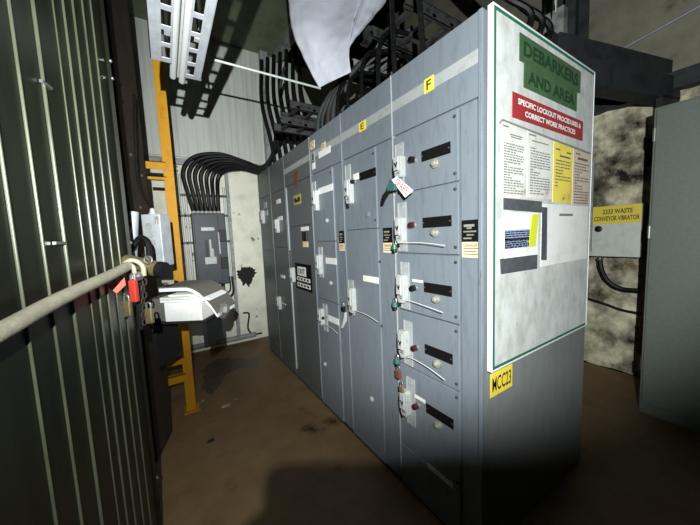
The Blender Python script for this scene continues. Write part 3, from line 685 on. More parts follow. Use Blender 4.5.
# ------------------------------------------------------------------ white plastic sheet
def P3(x, y, Z): return rz(x, y, Z)
sh = [[(284, -40), (300, -40), (318, -40), (338, -42), (362, -44)],
      [(288, 0), (303, 0), (320, 0), (341, -4), (363, -4)],
      [(291, 32), (305, 30), (321, 28), (338, 24), (354, 18)],
      [(300, 51), (312, 48), (325, 46), (338, 43), (349.5, 40)],
      [(310, 71), (319, 67), (329, 63), (340, 59), (348.5, 55)],
      [(319, 88), (326, 84), (334, 80), (343, 76), (351, 72)]]
SZ = 1.5
zz = [[1.36, 1.33, 1.31, 1.34, 1.30], [1.35, 1.31, 1.29, 1.345, 1.28], [1.33, 1.28, 1.28, 1.31, 1.26], [1.34, 1.30, 1.28, 1.27, 1.25], [1.34, 1.31, 1.29, 1.28, 1.255], [1.35, 1.33, 1.30, 1.285, 1.27]]
vs = [P3(x, y, zz[j][i]*SZ) for j, row in enumerate(sh) for i, (x, y) in enumerate(row)]
fs = [(j*5+i, j*5+i+1, (j+1)*5+i+1, (j+1)*5+i) for j in range(5) for i in range(4)]
sb = thing('plastic_sheet', 'crumpled white plastic sheet hanging down above the cabinets', 'plastic sheet', P3(319, 88, 1.35*SZ))
def cloth(mb, name):
    o = mb.build(name, 'sheet_white', sb, smooth=True)
    md = o.modifiers.new('sub', 'SUBSURF'); md.levels = 3; md.render_levels = 3; md.subdivision_type = 'SIMPLE' if False else 'CATMULL_CLARK'; md.boundary_smooth = 'PRESERVE_CORNERS'
    tx = bpy.data.textures.new('crumple', 'CLOUDS'); tx.noise_scale = .08; tx.noise_depth = 3
    dm = o.modifiers.new('crumple', 'DISPLACE'); dm.texture = tx; dm.strength = .020; dm.mid_level = .5
    so = o.modifiers.new('thick', 'SOLIDIFY'); so.thickness = .001
    return o
cloth(MB().add(vs, fs), 'front_panel')
s2 = [[(362, -44), (378, -44), (394, -42), (420, -40)], [(363, -4), (370, -3), (378, 0), (389, -1)], [(354, 18), (360, 18), (368, 17), (374, 17)], [(349.5, 40), (351, 38), (354, 36), (357.5, 35.5)], [(348.7, 50), (348.9, 49), (349.3, 48), (350, 47)]]
z2_ = [[1.30, 1.36, 1.33, 1.40], [1.28, 1.33, 1.31, 1.37], [1.26, 1.30, 1.285, 1.33], [1.25, 1.265, 1.26, 1.28], [1.252, 1.255, 1.255, 1.257]]
vs = [P3(x, y, z2_[j][i]*SZ) for j, row in enumerate(s2) for i, (x, y) in enumerate(row)]
fs = [(j*4+i, j*4+i+1, (j+1)*4+i+1, (j+1)*4+i) for j in range(4) for i in range(3)]
cloth(MB().add(vs, fs), 'side_panel')

# ------------------------------------------------------------------ clutter above the line-up
def ladder(x0, x1, y, z, w, label, rung=.16, m='tray_steel'):
    t = thing('ladder_tray', label, 'cable tray', (x0, y, z), 'ladder cable trays above the cabinets')
    for yy in (y, y+w):
        MB().box((x0, yy, z), (x1, yy+.004, z+.07)).box((x0, yy, z), (x1, yy+.022, z+.004)).box((x0, yy, z+.066), (x1, yy+.022, z+.07)).build('side_rail', m, t)
    x = x0+.06
    while x < x1-.04:
        MB().box((x, y, z+.01), (x+.03, y+w, z+.03)).build('rung', m, t); x += rung
    return t
def traypt(x, y, z): p = hit(x, y, 2, z); return p
p = traypt(421, 12, 2.75); ladder(p.x-.12, p.x+1.6, p.y, 2.75, .3, 'nearest ladder tray above sections E and F')
p = traypt(380, 46, 2.78); ladder(p.x-.02, p.x+1.5, p.y, 2.78, .3, 'middle ladder tray crossing above section E', m='pipe_grey')
p = traypt(301, 110, 2.62); ladder(p.x-.1, p.x+1.4, p.y, 2.62, .26, 'far low ladder tray above section C')
p = traypt(287, 124, 2.50); ladder(p.x-.05, p.x+1.4, p.y, 2.50, .2, 'lowest far ladder tray above section B')
rd = random.Random(3)
def cable(pts, r, label, group='black cables above the cabinets', name='power_cable', m='black_cable', n=6):
    o = MB().tube(spline(pts, n), r, 8).build(name, m, base=pts[-1], smooth=True); tag(o, label, 'cable', group); return o
# vertical drops seen against the dark: (pixel top, pixel bottom at the cabinet top edge)
drops = [((360, 18), (361, 98)), ((377, 15), (378, 90)), ((396, -5), (395, 74)), ((419, -8), (424, 54)), ((338, 60), (337, 118)), ((345, 70), (347, 112)), ((326, 95), (324, 130))]
where = ['above the left half of section E', 'above the middle of section E', 'above the right end of section E', 'above the left half of section F', 'above section D, right of the plastic sheet tip', 'above the right end of section D', 'above section C beside the sheet tip']
for (a, b), wv in zip(drops, where):
    A = hit(b[0], b[1]-2, 0, XM+.12); A.z = HT; T_ = V((A.x+.02, A.y+rd.uniform(-.03, .03), 3.6))
    if b[0] in (361, 378, 337, 347, 324):
        zt_ = {361: 2.66, 378: 2.68, 337: 2.62, 347: 2.60, 324: 2.52}[b[0]]
        cable([V((A.x+.75, A.y+.05, zt_+.12)), V((A.x+.28, A.y+.03, zt_+.10)), V((A.x+.05, A.y+.015, zt_-.02)), A], .014, 'black cable dropping '+wv); continue
    cable([T_, V((A.x+rd.uniform(-.03, .03), A.y+.015, 2.95)), A], .014, 'black cable dropping '+wv)
# brown-grey bundle arching into section D top
for k in range(4):
    A = hit(332-5*k, 118+4.5*k, 0, XM+.14); A.z = HT
    cable([V((A.x+.45, A.y-.45, 2.95)), V((A.x+.2, A.y-.2, 2.80)), V((A.x+.03, A.y-.03, 2.55)), A], .02, ['foremost', 'second', 'third', 'rearmost'][k]+' of the four dark cables arching into the top of section D', 'dark cables arching down to section D', m='rusty_steel' if k == 1 else 'dark_steel')
# thick black riser bundle at the corner by the far wall
for k in range(7):
    xx = XM+.28+.055*k; yy = 3.85-.09*k
    cable([V((xx-.02, yy+.25, 3.9)), V((xx-.09, yy+.14, 3.3)), V((xx-.02, yy+.06, 2.75)), V((xx+.01, yy, HT))], .027, 'thick black cable of the riser bundle above the far end of the cabinets', 'thick black riser bundle above the far cabinets')
# odd brackets and rods in the dark
for i, (x, y, z, ln, lb) in enumerate(((392, 22, 3.0, .08, 'short grey bracket hanging in the dark above section E'), (368, 36, 2.9, .1, 'slanting short grey bracket above section E left of the ladder tray'))):
    c = hit(x, y, 2, z); o = MB().box(c-V((.03, .02, .04)), c+V((.03, .02, .04+ln*.2))).box(c-V((.03, -.018, .04)), c+V((.03, .06, -.03))).build('hanger_bracket', 'tray_steel', base=c); tag(o, lb, 'bracket')
for i, (x, y, x2, y2, z, lb) in enumerate(((369, 68, 391, 56, 2.75, 'thin grey rod slanting below the middle ladder tray'), (398, 44, 408, 36, 2.9, 'short grey rod above the middle ladder tray'), (280, 88, 284, 68, 2.9, 'grey steel bar end in the far corner above the cabinets'))):
    a = hit(x, y, 2, z); b = hit(x2, y2, 2, z+.05); o = MB().tube([a, b], .012, 8).build('support_rod', 'tray_steel', base=a, smooth=True); tag(o, lb, 'rod')

# ------------------------------------------------------------------ far wall: breaker box, its cables, struts
bx0, bx1, bz0_, bz1_ = .297, .690, .90, 1.84; BY = YB-.15
eb = thing('breaker_box', 'dark grey breaker enclosure mounted on the far wall under curved cables', 'breaker box', (bx0, YB, bz0_))
BF = Frame((0, BY, 0), (1, 0, 0), (0, 0, 1), (0, -1, 0))
MB().box((bx0, BY, bz0_), (bx1, YB-.002, bz1_)).build('enclosure', 'box_grey', eb, .008)
MB().obox(BF, (bx0+.02, bz0_+.02, 0), (bx1-.09, bz1_-.02, .012)).build('door', 'box_grey', eb, .004)
def Bq(x, y): p = hit(x, y, 1, BY-.014); return p.x, p.z
a = Bq(201, 227.5); b = Bq(214.5, 230.5); MB().obox(BF, (a[0], b[1], .012), (b[0], a[1], .015)).build('nameplate', 'plate_metal', eb)
a = Bq(205, 240); b = Bq(209, 257); MB().obox(BF, (a[0], b[1], .012), (b[0], a[1], .03)).build('breaker_slot', 'black_plastic', eb)
a = Bq(208.5, 239.5); b = Bq(212.3, 257.5); MB().obox(BF, (a[0], b[1], .012), (b[0], a[1], .05)).obox(BF, (b[0], b[1], .012), (b[0]+.025, (a[1]+b[1])/2, .03)).build('breaker_toggle', 'white_metal', eb, .003)
a = Bq(205, 257.5); b = Bq(217, 263.5); MB().obox(BF, (a[0], b[1], .012), (b[0], a[1], .016)).build('rating_plate', 'plate_metal', eb)
for q4 in ((218.5, 230, 226.5, 241.5), (220.5, 257.5, 228.5, 268)):
    a = Bq(*q4[:2]); b = Bq(*q4[2:]); MB().obox(BF, (a[0], b[1], 0), (b[0], a[1], .05)).build('hinge_block', 'black_plastic', eb, .004)
a = Bq(217.5, 232); b = Bq(221, 254); MB().obox(BF, (a[0], b[1], 0), (b[0], a[1], .03)).build('operating_lever', 'plate_metal', eb, .004)
for k in range(7):
    x_ = bx0+.035+k*.05; MB().lathe((x_, YB-.075, bz1_), (0, 0, 1), [(-.005, .024), (.02, .024), (.022, .02), (.045, .019), (.046, .012)], 12).build('cable_gland', 'white_metal', eb, smooth=True)
cb = ['leftmost', 'second from left', 'third from left', 'middle', 'third from right', 'second from right', 'rightmost']
for k in range(7):
    x_ = bx0+.035+k*.05; yy = YB-.075; y2 = YB-.10-.014*k; ln_ = -.075+.014*k
    cable([V((1.42+.03*k, YB-.32-.01*k, 3.0)), V((1.36, YB-.28-.012*k, 2.66)), V((1.22, YB-.20-.01*k, 2.475-.012*k)), V((1.0, y2-.02, 2.545-.020*k)), V((.70+.035*k, y2, 2.615-.031*k)), V((x_+.10+ln_*.4, y2, 2.55-.027*k)), V((x_+ln_, y2, 2.36-.012*k)), V((x_+ln_*.55, yy, 2.08)), V((x_, yy, bz1_+.03))], .0265, cb[k]+' black cable rising from the breaker box and bending right to the cabinets', 'black cables bending over the breaker box', n=7)
ws = thing('wall_strut', 'grey vertical steel strut on the far wall right of the breaker box', 'strut', (.755, YB-.05, .1))
MB().box((.752, YB-.045, .05), (.792, YB-.002, 2.44)).box((.752, YB-.05, .05), (.760, YB-.045, 2.44)).box((.784, YB-.05, .05), (.792, YB-.045, 2.44)).build('channel', 'pipe_grey', ws)
o = MB().box((.20, YB-.05, 2.06), (.75, YB-.01, 2.09)).build('cross_strut', 'tray_steel', base=(.2, YB-.05, 2.06)); tag(o, 'horizontal steel strut clamping the cables above the breaker box', 'strut')
for k, (x_, z0_, z1_, lb) in enumerate(((.262, .95, 2.34, 'pale vertical conduit along the left edge of the breaker box'), (.215, .95, 2.34, 'pale vertical conduit left of the breaker box, nearest the yellow post'), (.722, .9, 2.2, 'pale vertical conduit between breaker box and grey strut'))):
    t = thing('wall_conduit', lb, 'conduit', (x_, YB-.03, z0_), 'pale conduits on the far wall')
    MB().tube([(x_, YB-.024, z0_), (x_, YB-.024, z1_)], .017, 12).build('pipe', 'light_conduit', t, smooth=True)
    for zc in (1.45, 1.80): MB().box((x_-.034, YB-.046, zc), (x_+.034, YB-.004, zc+.03)).build('pipe_clamp', 'tray_steel', t, .003)
cable([V((.60, BY+.07, bz0_+.005)), V((.595, BY+.07, .78)), V((.66, BY+.06, .70)), V((.735, BY+.07, .76)), V((.735, BY+.09, .98))], .016, 'black cable looping below the breaker box', 'cable loops below the breaker box')
cable([V((.63, BY+.09, bz0_+.005)), V((.628, BY+.09, .81)), V((.665, BY+.085, .765)), V((.705, BY+.09, .81)), V((.705, BY+.10, .98))], .010, 'thinner inner cable looping below the breaker box', 'cable loops below the breaker box')
# ragged hole / soot splat on the plaster
c = hit(246.5, 275.5, 1, YB); hp = []
for k in range(40):
    a = 2*math.pi*k/40; r = .125*(1+.35*rd.uniform(-1, 1)*(k % 2)+.1*math.sin(3*a)); hp.append((c.x+r*math.cos(a)*.9, c.z+r*math.sin(a)*1.05))
o = MB().prism(Frame((0, YB, 0), (1, 0, 0), (0, 0, 1), (0, -1, 0)), hp, -.004, .003).build('soot_patch', 'hole_dark', base=(c.x, YB, c.z)); tag(o, 'ragged black soot patch on the cream far wall', 'stain')
o = MB().tube([(.15, YB-.06, .09), (1.0, YB-.06, .09)], .035, 12).build('floor_pipe', 'pipe_grey', base=(.15, YB-.06, .06), smooth=True); tag(o, 'grey pipe lying along the foot of the far wall', 'pipe')
st = [hit(x, y, 2, 0) for x, y in ((203, 372), (214, 361), (232, 358), (262, 359), (259, 367), (240, 368), (226, 374), (220, 385), (211, 396), (205, 388))]
sc_ = sum(st, V((0, 0, 0)))/len(st); out = []
for k in range(len(st)):
    a_, b_ = st[k], st[(k+1) % len(st)]
    for t_ in range(6):
        p = a_.lerp(b_, t_/6); out.append(sc_+(p-sc_)*(1+rd.uniform(-.16, .16)))
o = MB().prism(WORLD, [(p.x, p.y) for p in out], -.003, .0006).build('mud_stain', 'mud_dark', base=(st[0].x, st[0].y, 0)); tag(o, 'dark wet stain on the brown floor in front of the far wall', 'stain')
dl = ['pale chip of debris on the floor, nearest the yellow post', 'flat pale debris flake right of the yellow post', 'small pale debris crumb farthest from the yellow post', 'dark lump of debris alone on the brown floor']
for k, (x, y, r_) in enumerate(((203, 401, .018), (226, 406, .04), (236, 399, .014), (211, 441, .035))):
    c = hit(x, y, 2, 0); vs = [c+V((r_*math.cos(a_)*(.7+.3*((k+j) % 3)), r_*.6*math.sin(a_)*(.6+.4*(j % 2)), 0)) for j, a_ in enumerate([2*math.pi*i/7 for i in range(7)])]
    o = MB().add(vs+[v*1+V((0, 0, r_*.35)) + (c-v)*.35 for v in vs], [tuple(range(7))[::-1], tuple(range(7, 14))]+[(i, (i+1) % 7, 7+(i+1) % 7, 7+i) for i in range(7)]).build('debris', 'hole_dark' if k == 3 else 'right_concrete_upper', base=c); tag(o, dl[k], 'debris', 'debris on the floor')
cable([hit(243, 313, 1, YB-.02), hit(249, 314, 1, YB-.02), hit(248, 328, 1, YB-.02), hit(253, 334, 1, YB-.02), hit(262, 333, 1, YB-.02)], .012, 'short bent black cable low on the far wall by the cabinets', 'cable by the far cabinet end')

# ------------------------------------------------------------------ left rail, latch pipe, locks, papers, control station
def on_wall(x, y, n):    # point at distance n in front of the left cladding
    d = ray(x, y); o_ = LW.p(0, 0, n); t = (o_-CAM).dot(wnrm)/d.dot(wnrm); return CAM+d*t
a = on_wall(-70, 369, .045); b0 = on_wall(0, 332, .045); b1 = on_wall(60, 299, .05); b2 = on_wall(110, 275.5, .055); b3 = on_wall(128, 266, .06)
rl = thing('padded_rail', 'beige cloth-wrapped rail slanting along the ribbed cladding', 'rail', b0)
e1 = rz(136, 262.5, 1.15); e2 = rz(143, 268, 1.16); e3 = rz(144, 276, 1.16)
MB().tube(spline([a, b0, b1, b2, b3], 6), .0175, 16).build('rail_tube', 'webbing', rl, smooth=True)
MB().tube(spline([rz(124, 264, 1.10), rz(130, 260.5, 1.12), rz(137, 261.5, 1.13), rz(143, 267, 1.13), rz(144, 276, 1.13)], 6), .009, 10).build('end_hook', 'webbing', rl, smooth=True)
MB().tube(spline([rz(121, 268, 1.10), rz(130, 265, 1.11), rz(134, 269, 1.11), rz(134, 279, 1.11)], 6), .008, 10).build('end_hook', 'webbing', rl, smooth=True)
# latch pipe
lp = thing('latch_pipe', 'stubby brass coloured pipe end behind the rail hook', 'pipe', rz(150, 268, 1.22))
a, b = rz(126, 262, 1.24), rz(158.5, 269.5, 1.24)
MB().tube([a, b], .033, 18).build('pipe_body', 'brass', lp, smooth=True)
MB().tube([b, rz(165, 270.5, 1.24)], .036, 18).build('pipe_cap', 'black_plastic', lp, smooth=True)
c = rz(148, 260, 1.2); MB().tube([c+rt*.017*math.cos(t_)+up*.015*math.sin(t_) for t_ in [2*math.pi*k/14 for k in range(15)]], .004, 8).build('ring', 'steel', lp, smooth=True)
CF = Frame(CAM, (math.cos(YAW), -math.sin(YAW), 0), (0, 0, 1), (-math.sin(YAW), -math.cos(YAW), 0))
padlock('padlock', rz(134, 291, 1.10), 'padlock_red', 'red padlock hanging from the rail hook', CF, .026, .085, .02, .03)
padlock('padlock', rz(127.5, 309, 1.13), 'brass', 'brass padlock hanging lower left under the red padlock', CF, .03, .062, .016, .03)
padlock('padlock', rz(149.5, 316, 1.13), 'brass', 'brass padlock hanging right of the red padlock by the papers', CF, .028, .06, .016, .03)
c = rz(138.5, 276, 1.12); o = MB().lathe(c, (0, 0, 1), [(-.018, .004), (-.013, .013), (0, .018), (.013, .013), (.018, .004)], 14).build('hook_ball', 'steel', base=c, smooth=True); tag(o, 'shiny round steel ball under the rail hook', 'fitting')
q = [rz(107.5, 286, 1.08), rz(124.5, 277.5, 1.10), rz(126, 285, 1.10), rz(117, 293.5, 1.09)]; dv = -fw*.002
o = MB().add(q+[p+dv for p in q], [(0, 1, 2, 3), (7, 6, 5, 4)]+[(i, (i+1) % 4, 4+(i+1) % 4, 4+i) for i in range(4)]).build('lockout_tag', 'tag_red', base=q[0]); tag(o, 'red lockout tag hanging below the rail on the cladding side', 'tag')
for k, (x, y0_, y1_, lb) in enumerate(((143, 275, 322, 'dark chain hanging from the latch pipe'), (138, 281, 330, 'dark hasp strap hanging behind the red padlock'))):
    if k == 0:
        mb = MB()
        for j in range(8):
            c = rz(x+1.5*(j % 2), y0_+(y1_-y0_)*j/7, 1.16); ax = rt if j % 2 else fw
            mb.tube([c+ax*.008*math.cos(t_)+up*.014*math.sin(t_) for t_ in [2*math.pi*i/10 for i in range(11)]], .003, 6)
        o = mb.build('lock_chain', 'rusty_steel', base=rz(x, y0_, 1.16), smooth=True); tag(o, lb, 'chain')
    else:
        a = rz(x, y0_, 1.17); b = rz(x+2, y1_, 1.17); o = MB().tube([a, b], .012, 8).build('hasp_strap', 'black_plastic', base=b); tag(o, lb, 'strap')
# shelf box with papers
sf = thing('paper_shelf', 'black bracket shelf under the pile of papers', 'shelf', rz(180, 322, 1.7))
s0 = rz(150, 319, 1.62); s1 = rz(206, 317, 1.62)
SF = Frame(s0, V((s1.x-s0.x, s1.y-s0.y, 0)), (0, 0, 1), V((s1.y-s0.y, -(s1.x-s0.x), 0)))
if SF.N.dot(CAM-s0) < 0: SF.N = -SF.N
sw = (s1-s0).length
MB().obox(SF, (-.05, -.035, -.26), (sw+.0, -.02, .0)).build('shelf_board', 'papers_shelf', sf, .003)
MB().obox(SF, (-.02, -.30, -.25), (.0, -.035, -.03)).obox(SF, (sw-.05, -.2, -.25), (sw-.03, -.035, -.05)).build('shelf_bracket', 'papers_shelf', sf)
gz = [-.02]
def paper(n0, h, u_a, u_b, m, lb, bend=0., name='paper_stack', drop=.0, dep=.22, tilt=.0):
    n = 10; top = []; bot = []
    for i in range(n+1):
        t = i/n; u = u_a+(u_b-u_a)*t; z = n0+tilt*t-bend*max(0, t-.45)**2*3.3
        bot.append((u, z)); top.append((u, z+h))
    mb = MB(); poly = bot+top[::-1]
    for i in range(n):
        q4 = [bot[i], bot[i+1], top[i+1], top[i]]
        mb.prism(SF, q4, -dep, .0)
    b_ = bmesh.new()
    o = mb.build(name, m, base=SF.p(u_a, n0, 0)); b_.free()
    return tag(o, lb, 'papers', 'papers piled on the shelf')
# white box-file facing the aisle, then loose bent sheets
uA = (rz(165, 310, 1.62)-s0).dot(SF.U); uB = (rz(202, 310, 1.62)-s0).dot(SF.U)
o = MB().obox(SF, (uA, -.02, -.2), (uB, .088, .0)).build('file_box', 'paper_white', base=SF.p(uA, -.02, 0), bevel=.002); tag(o, 'white file box standing under the loose papers', 'box')
o = MB().obox(SF, (uA-.10, -.02, -.2), (uA-.004, .11, -.01)).build('carton', 'cardboard', base=SF.p(uA-.1, -.02, 0), bevel=.002); tag(o, 'dark cardboard carton left of the white file box', 'box')
paper(.090, .012, uA-.02, uB+.03, 'paper_white', 'flat white sheets on top of the file box', 0)
paper(.104, .014, uA-.02, uB+.0, 'paper_old', 'creased grey sheets above the flat white sheets', 0, tilt=-.0)
paper(.121, .010, uA+.03, uB+.05, 'paper_white', 'loose white sheets slanting over the creased sheets', .03, tilt=.0)
paper(.152, .018, uA-.02, uB+.085, 'paper_white', 'thick white pad curling down over the right end of the pile', .16, dep=.24)
paper(.1715, .005, uA-.02, uB+.085, 'cardboard', 'brown cover sheet curling over the top of the pile', .16, dep=.26)
c = SF.p(uB+.10, .02, -.05)
o = MB().lathe(c, (.3, -.2, 1), [(-.05, .005), (-.04, .025), (0, .034), (.03, .026), (.045, .01), (.046, 0)], 9).build('paper_wad', 'steel', base=c); tag(o, 'crumpled foil wad at the drooping end of the papers', 'foil')

# control station box and conduit
p0 = rz(140.5, 214.5, 1.75); p1 = rz(159.5, 216, 1.75); zb_ = rz(148, 257, 1.75).z
KF = Frame((p0.x, p0.y, 0), V((p1.x-p0.x, p1.y-p0.y, 0)), (0, 0, 1), V((p1.y-p0.y, -(p1.x-p0.x), 0)))
if KF.N.dot(CAM-p0) < 0: KF.N = -KF.N
kw = V((p1.x-p0.x, p1.y-p0.y, 0)).length; zt_ = p0.z
cs = thing('control_station', 'pale aluminium push button box with three round knockouts left of the post', 'control box', (p0.x, p0.y, zb_))
MB().obox(KF, (0, zb_-.06, -.10), (kw, zt_, 0)).build('box_body', 'alu_box', cs, .005)
for k in range(3):
    MB().lathe(KF.p(kw*(.36+.06*k), zt_-.075-.05*k, 0), KF.N, [(0, .022), (.003, .022), (.0032, .017), (.001, .016), (.0011, 0)], 18).build('knockout', 'pipe_grey', cs, smooth=True)
mb = MB().obox(KF, (kw*.72, zt_-.035, 0), (kw*.95, zt_-.015, .001)); mb.obox(KF, (kw*.72, zt_-.06, 0), (kw*.78, zt_-.035, .001)); mb.obox(KF, (kw*.85, zt_-.06, 0), (kw*.91, zt_-.035, .001)); mb.build('stamp', 'grey_ink', cs)
MB().lathe(KF.p(kw*.36, zt_, -.05), (0, 0, 1), [(-.002, .022), (.012, .022), (.014, .016), (.03, .016), (.04, .01), (.041, 0)], 12).build('conduit_fitting', 'white_metal', cs, smooth=True)
t0 = KF.p(kw*.36, zt_+.035, -.05)
cable([rz(134, 95, 1.8), rz(135.5, 140, 1.8), rz(138.5, 182, 1.8), t0], .008, 'thin dark conduit dropping to the control station', 'cables around the control station')
cable([rz(128, 255, 1.5), rz(134, 245, 1.5), rz(141, 238, 1.5), rz(148, 243, 1.5), rz(150, 258, 1.5)], .016, 'black looped hose in front of the control station', 'cables around the control station')
o = MB().tube([rz(134, 212, 1.55), rz(132.5, 258, 1.55)], .022, 12).build('side_pipe', 'galvanized', base=rz(132.5, 258, 1.55), smooth=True); tag(o, 'short galvanized pipe beside the cladding edge', 'pipe')

# ------------------------------------------------------------------ right side
GX = 3.0
gt = thing('grey_green_cabinet', 'tall grey green cabinet at the right edge of the photo', 'cabinet', (GX, .6, 0))
MB().box((GX+.02, -1.5, 0), (GX+.55, .615, 2.286)).build('body', 'green_grey', gt, .004)
MB().box((GX, -.30, .095), (GX+.02, .60, 2.27)).build('door', 'green_grey', gt, .004)
MB().box((GX, -1.25, .095), (GX+.02, -.31, 2.27)).build('door', 'green_grey', gt, .004)
for zz_ in (.35, 1.36, 2.05): MB().tube([(GX-.004, .605, zz_), (GX-.004, .605, zz_+.09)], .009, 8).build('hinge', 'steel', gt, smooth=True)
# waste conveyor box
WX = 3.52; c = [hit(590.5, 207.5, 0, WX), hit(642.5, 203, 0, WX), hit(641, 256.5, 0, WX), hit(590, 257, 0, WX)]
yA, yB_ = c[1].y, c[0].y+.06; zT = (c[0].z+c[1].z)/2; zB = (c[2].z+c[3].z)/2
WF = Frame((WX, 0, 0), (0, -1, 0), (0, 0, 1), (-1, 0, 0))
wt = thing('junction_box', 'pale box with yellow WASTE CONVEYOR VIBRATOR label on the rough wall', 'junction box', (WX, yA, zB))
MB().box((WX, yA, zB), (XR-.02, yB_, zT)).build('box_body', 'box_white', wt, .005)
zL = hit(616, 223.5, 0, WX).z; ua, ub = -c[0].y+.0, -yA-.002
mb = MB().obox(WF, (ua, zL, 0), (ub, zT-.002, .003)); h = zT-zL
mb.text(WF, '2333 WASTE', (ua+ub)/2+.02, zT-h*.32, h*.26, (ub-ua)*.58, .0036, 1, .02); mb.text(WF, 'CONVEYOR VIBRATOR', (ua+ub)/2+.012, zT-h*.70, h*.26, (ub-ua)*.88, .0036, 1, .02)
mb.build('label_plate', ['yellow_label', 'black_ink'], wt)
p = hit(598.5, 229, 0, WX); MB().lathe((WX, p.y, p.z), (-1, 0, 0), [(0, .03), (.006, .03), (.010, .02), (.011, 0)], 14).build('plug', 'black_plastic', wt, smooth=True)
c0 = hit(600, 258, 0, WX+.08)
cable([c0, hit(601, 268, 0, WX+.07), hit(607, 280, 0, WX+.08), hit(620, 288.5, 0, WX+.09), hit(640, 291, 0, WX+.09)], .022, 'thick black cable curving from the bottom of the pale box', 'cables on the rough wall')
MB().lathe(c0+V((0, 0, -.03)), (0, 0, 1), [(0, .02), (.015, .028), (.031, .028)], 12).build('cable_gland', 'steel', wt, smooth=True)
cable([hit(586, 298, 0, XR-.05), hit(605, 304, 0, XR-.05), hit(622, 310, 0, XR-.05), hit(642, 314, 0, XR-.05)], .012, 'thin dark cable sagging across the rough wall', 'cables on the rough wall')
# slim steel upright by the board edge
p = hit(594, 150, 1, .95); o = MB().box((p.x+.012, .95, 1.25), (p.x+.024, .975, 2.0)).build('slim_upright', 'pipe_grey', base=(p.x, .95, 1.25)); tag(o, 'slim grey steel upright behind the right edge of the board', 'upright')
# columns and beams above the cabinets
cy = 1.05
cA = hit(574.5, 40, 1, cy); cB = hit(588.5, 40, 1, cy)
sc = thing('steel_column', 'dark flanged steel column behind the top of the sign board', 'column', (cA.x, cy, 2.286))
MB().box((cA.x, cy, 0+HT), (cA.x+.012, cy+.16, 7.2)).box((cB.x-.012, cy, HT), (cB.x, cy+.16, 7.2)).box((cA.x, cy+.07, HT), (cB.x, cy+.085, 7.2)).build('column_section', 'dark_steel', sc)
for u_ in (cA.x+.03, cA.x+.055): MB().tube([(u_, cy+.03, HT), (u_, cy+.03, 7.2)], .012, 10).build('riser_pipe', 'tray_steel', sc, smooth=True)
a = hit(563, 40, 1, 1.1); b = hit(572.5, 40, 1, 1.1); o = MB().box((a.x, 1.1, HT), (b.x, 1.25, 3.2)).build('upright_box', 'pipe_grey', base=(a.x, 1.1, HT)); tag(o, 'light grey upright duct left of the dark column above the board', 'duct')
# diagonal beam on the right
def bpt(x, y, Zd): return rz(x, y, Zd)
a = rz(589, 22, 1.93); b = rz(700, 53, 1.93*1.215)
d_ = V((b.x-a.x, b.y-a.y, 0)); d_.normalize()
bn = V((d_.y, -d_.x, 0))
if bn.dot(CAM-a) < 0: bn = -bn
DB = Frame((a.x, a.y, a.z), (b-a).normalized(), V((0, 0, 1)), bn)
ln = (b-a).length*.93
bm_ = thing('steel_beam', 'dark steel beam running right from the column above the grey green cabinet', 'beam', a)
MB().obox(DB, (-.1, -.17, -.14), (ln, 0, -.12)).obox(DB, (-.1, -.35, -.20), (ln, -.17, -.06)).build('beam_section', 'dark_steel', bm_)
MB().obox(DB, (ln*.80, -.72, -.10), (ln*.99, -.33, -.06)).build('hanger_plate', 'dark_steel', bm_)
# pipe high on the right wall
a = hit(622, 49, 0, XR+.105); b = hit(720, -5, 0, XR+.105)
o = MB().tube([a, b], .013, 10).build('wall_pipe', 'galvanized', base=a, smooth=True); tag(o, 'thin pipe slanting across the upper right concrete wall', 'pipe')
# white hanging tape and dark hoses above the board
p = hit(556, 5, 1, 1.0); vs = [p+V((-.02, 0, .25)), p+V((.03, 0, .25)), p+V((.012, .0, -.02)), p+V((.006, 0, -.045)), p+V((-.012, 0, .02))]
o = MB().add(vs+[v+V((0, .003, 0)) for v in vs], [(0, 1, 2, 3, 4), (9, 8, 7, 6, 5)]+[(i, (i+1) % 5, 5+(i+1) % 5, 5+i) for i in range(5)]).build('hanging_tape', 'white_label', base=p); tag(o, 'white tape end dangling above the board beside the column', 'tape')
for k, (x, y) in enumerate(((530, 12), (541, 18), (549, 25))):
    p = hit(x, y, 1, .95); cable([p+V((-.25, .3, .45)), p+V((-.12, .1, .12)), p, p+V((.06, .05, -.10)), V((p.x+.06, p.y+.15, HT))], .02, ['left', 'middle', 'right'][k]+' dark hose looping down behind the top edge of the board', 'dark hoses above the board')
o = MB().box((2.35, 1.0, 2.70), (XR-.2, 1.2, 2.82)).build('cross_beam', 'dark_steel', base=(2.35, 1.0, 2.7)); tag(o, 'dark horizontal beam behind the right corner of the board', 'beam')

LAMP = CAM + rt*.06 + up*.20 - fw*.27
#PERSON>>
# ------------------------------------------------------------------ the photographer, behind the camera, holding the telephone; the head lamp on the hat lights the place
GR = V((rt.x, rt.y, 0)).normalized(); GF = V((fw.x, fw.y, 0)).normalized()
def bp_(l, f, z): return GR*l + GF*f + V((0, 0, z))
def cp(x, y, z): return CAM + rt*x + up*y + fw*z
ph = thing('smartphone', 'black phone held out level in both hands by the photographer', 'phone', cp(.06, -.027, -.008))
PF = Frame(CAM, rt, up, fw)
c_ = []
for cx, cy_, a0 in ((.129, -.001, 0), (.000, -.001, 90), (.000, -.050, 180), (.129, -.050, 270)):
    c_ += [(cx+.015*math.cos(math.radians(a0+15*k)), cy_+.015*math.sin(math.radians(a0+15*k))) for k in range(7)]
MB().prism(PF, c_, -.013, -.004).build('phone_body', 'phone_shell', ph, .0015)
MB().prism(PF, [(x*.96+.003, y*.94-.002) for x, y in c_], -.0136, -.013).build('screen', 'black_plastic', ph)
per = thing('person', 'person in dark overalls and yellow hard hat holding up a phone', 'person', bp_(.06, -.42, 0))
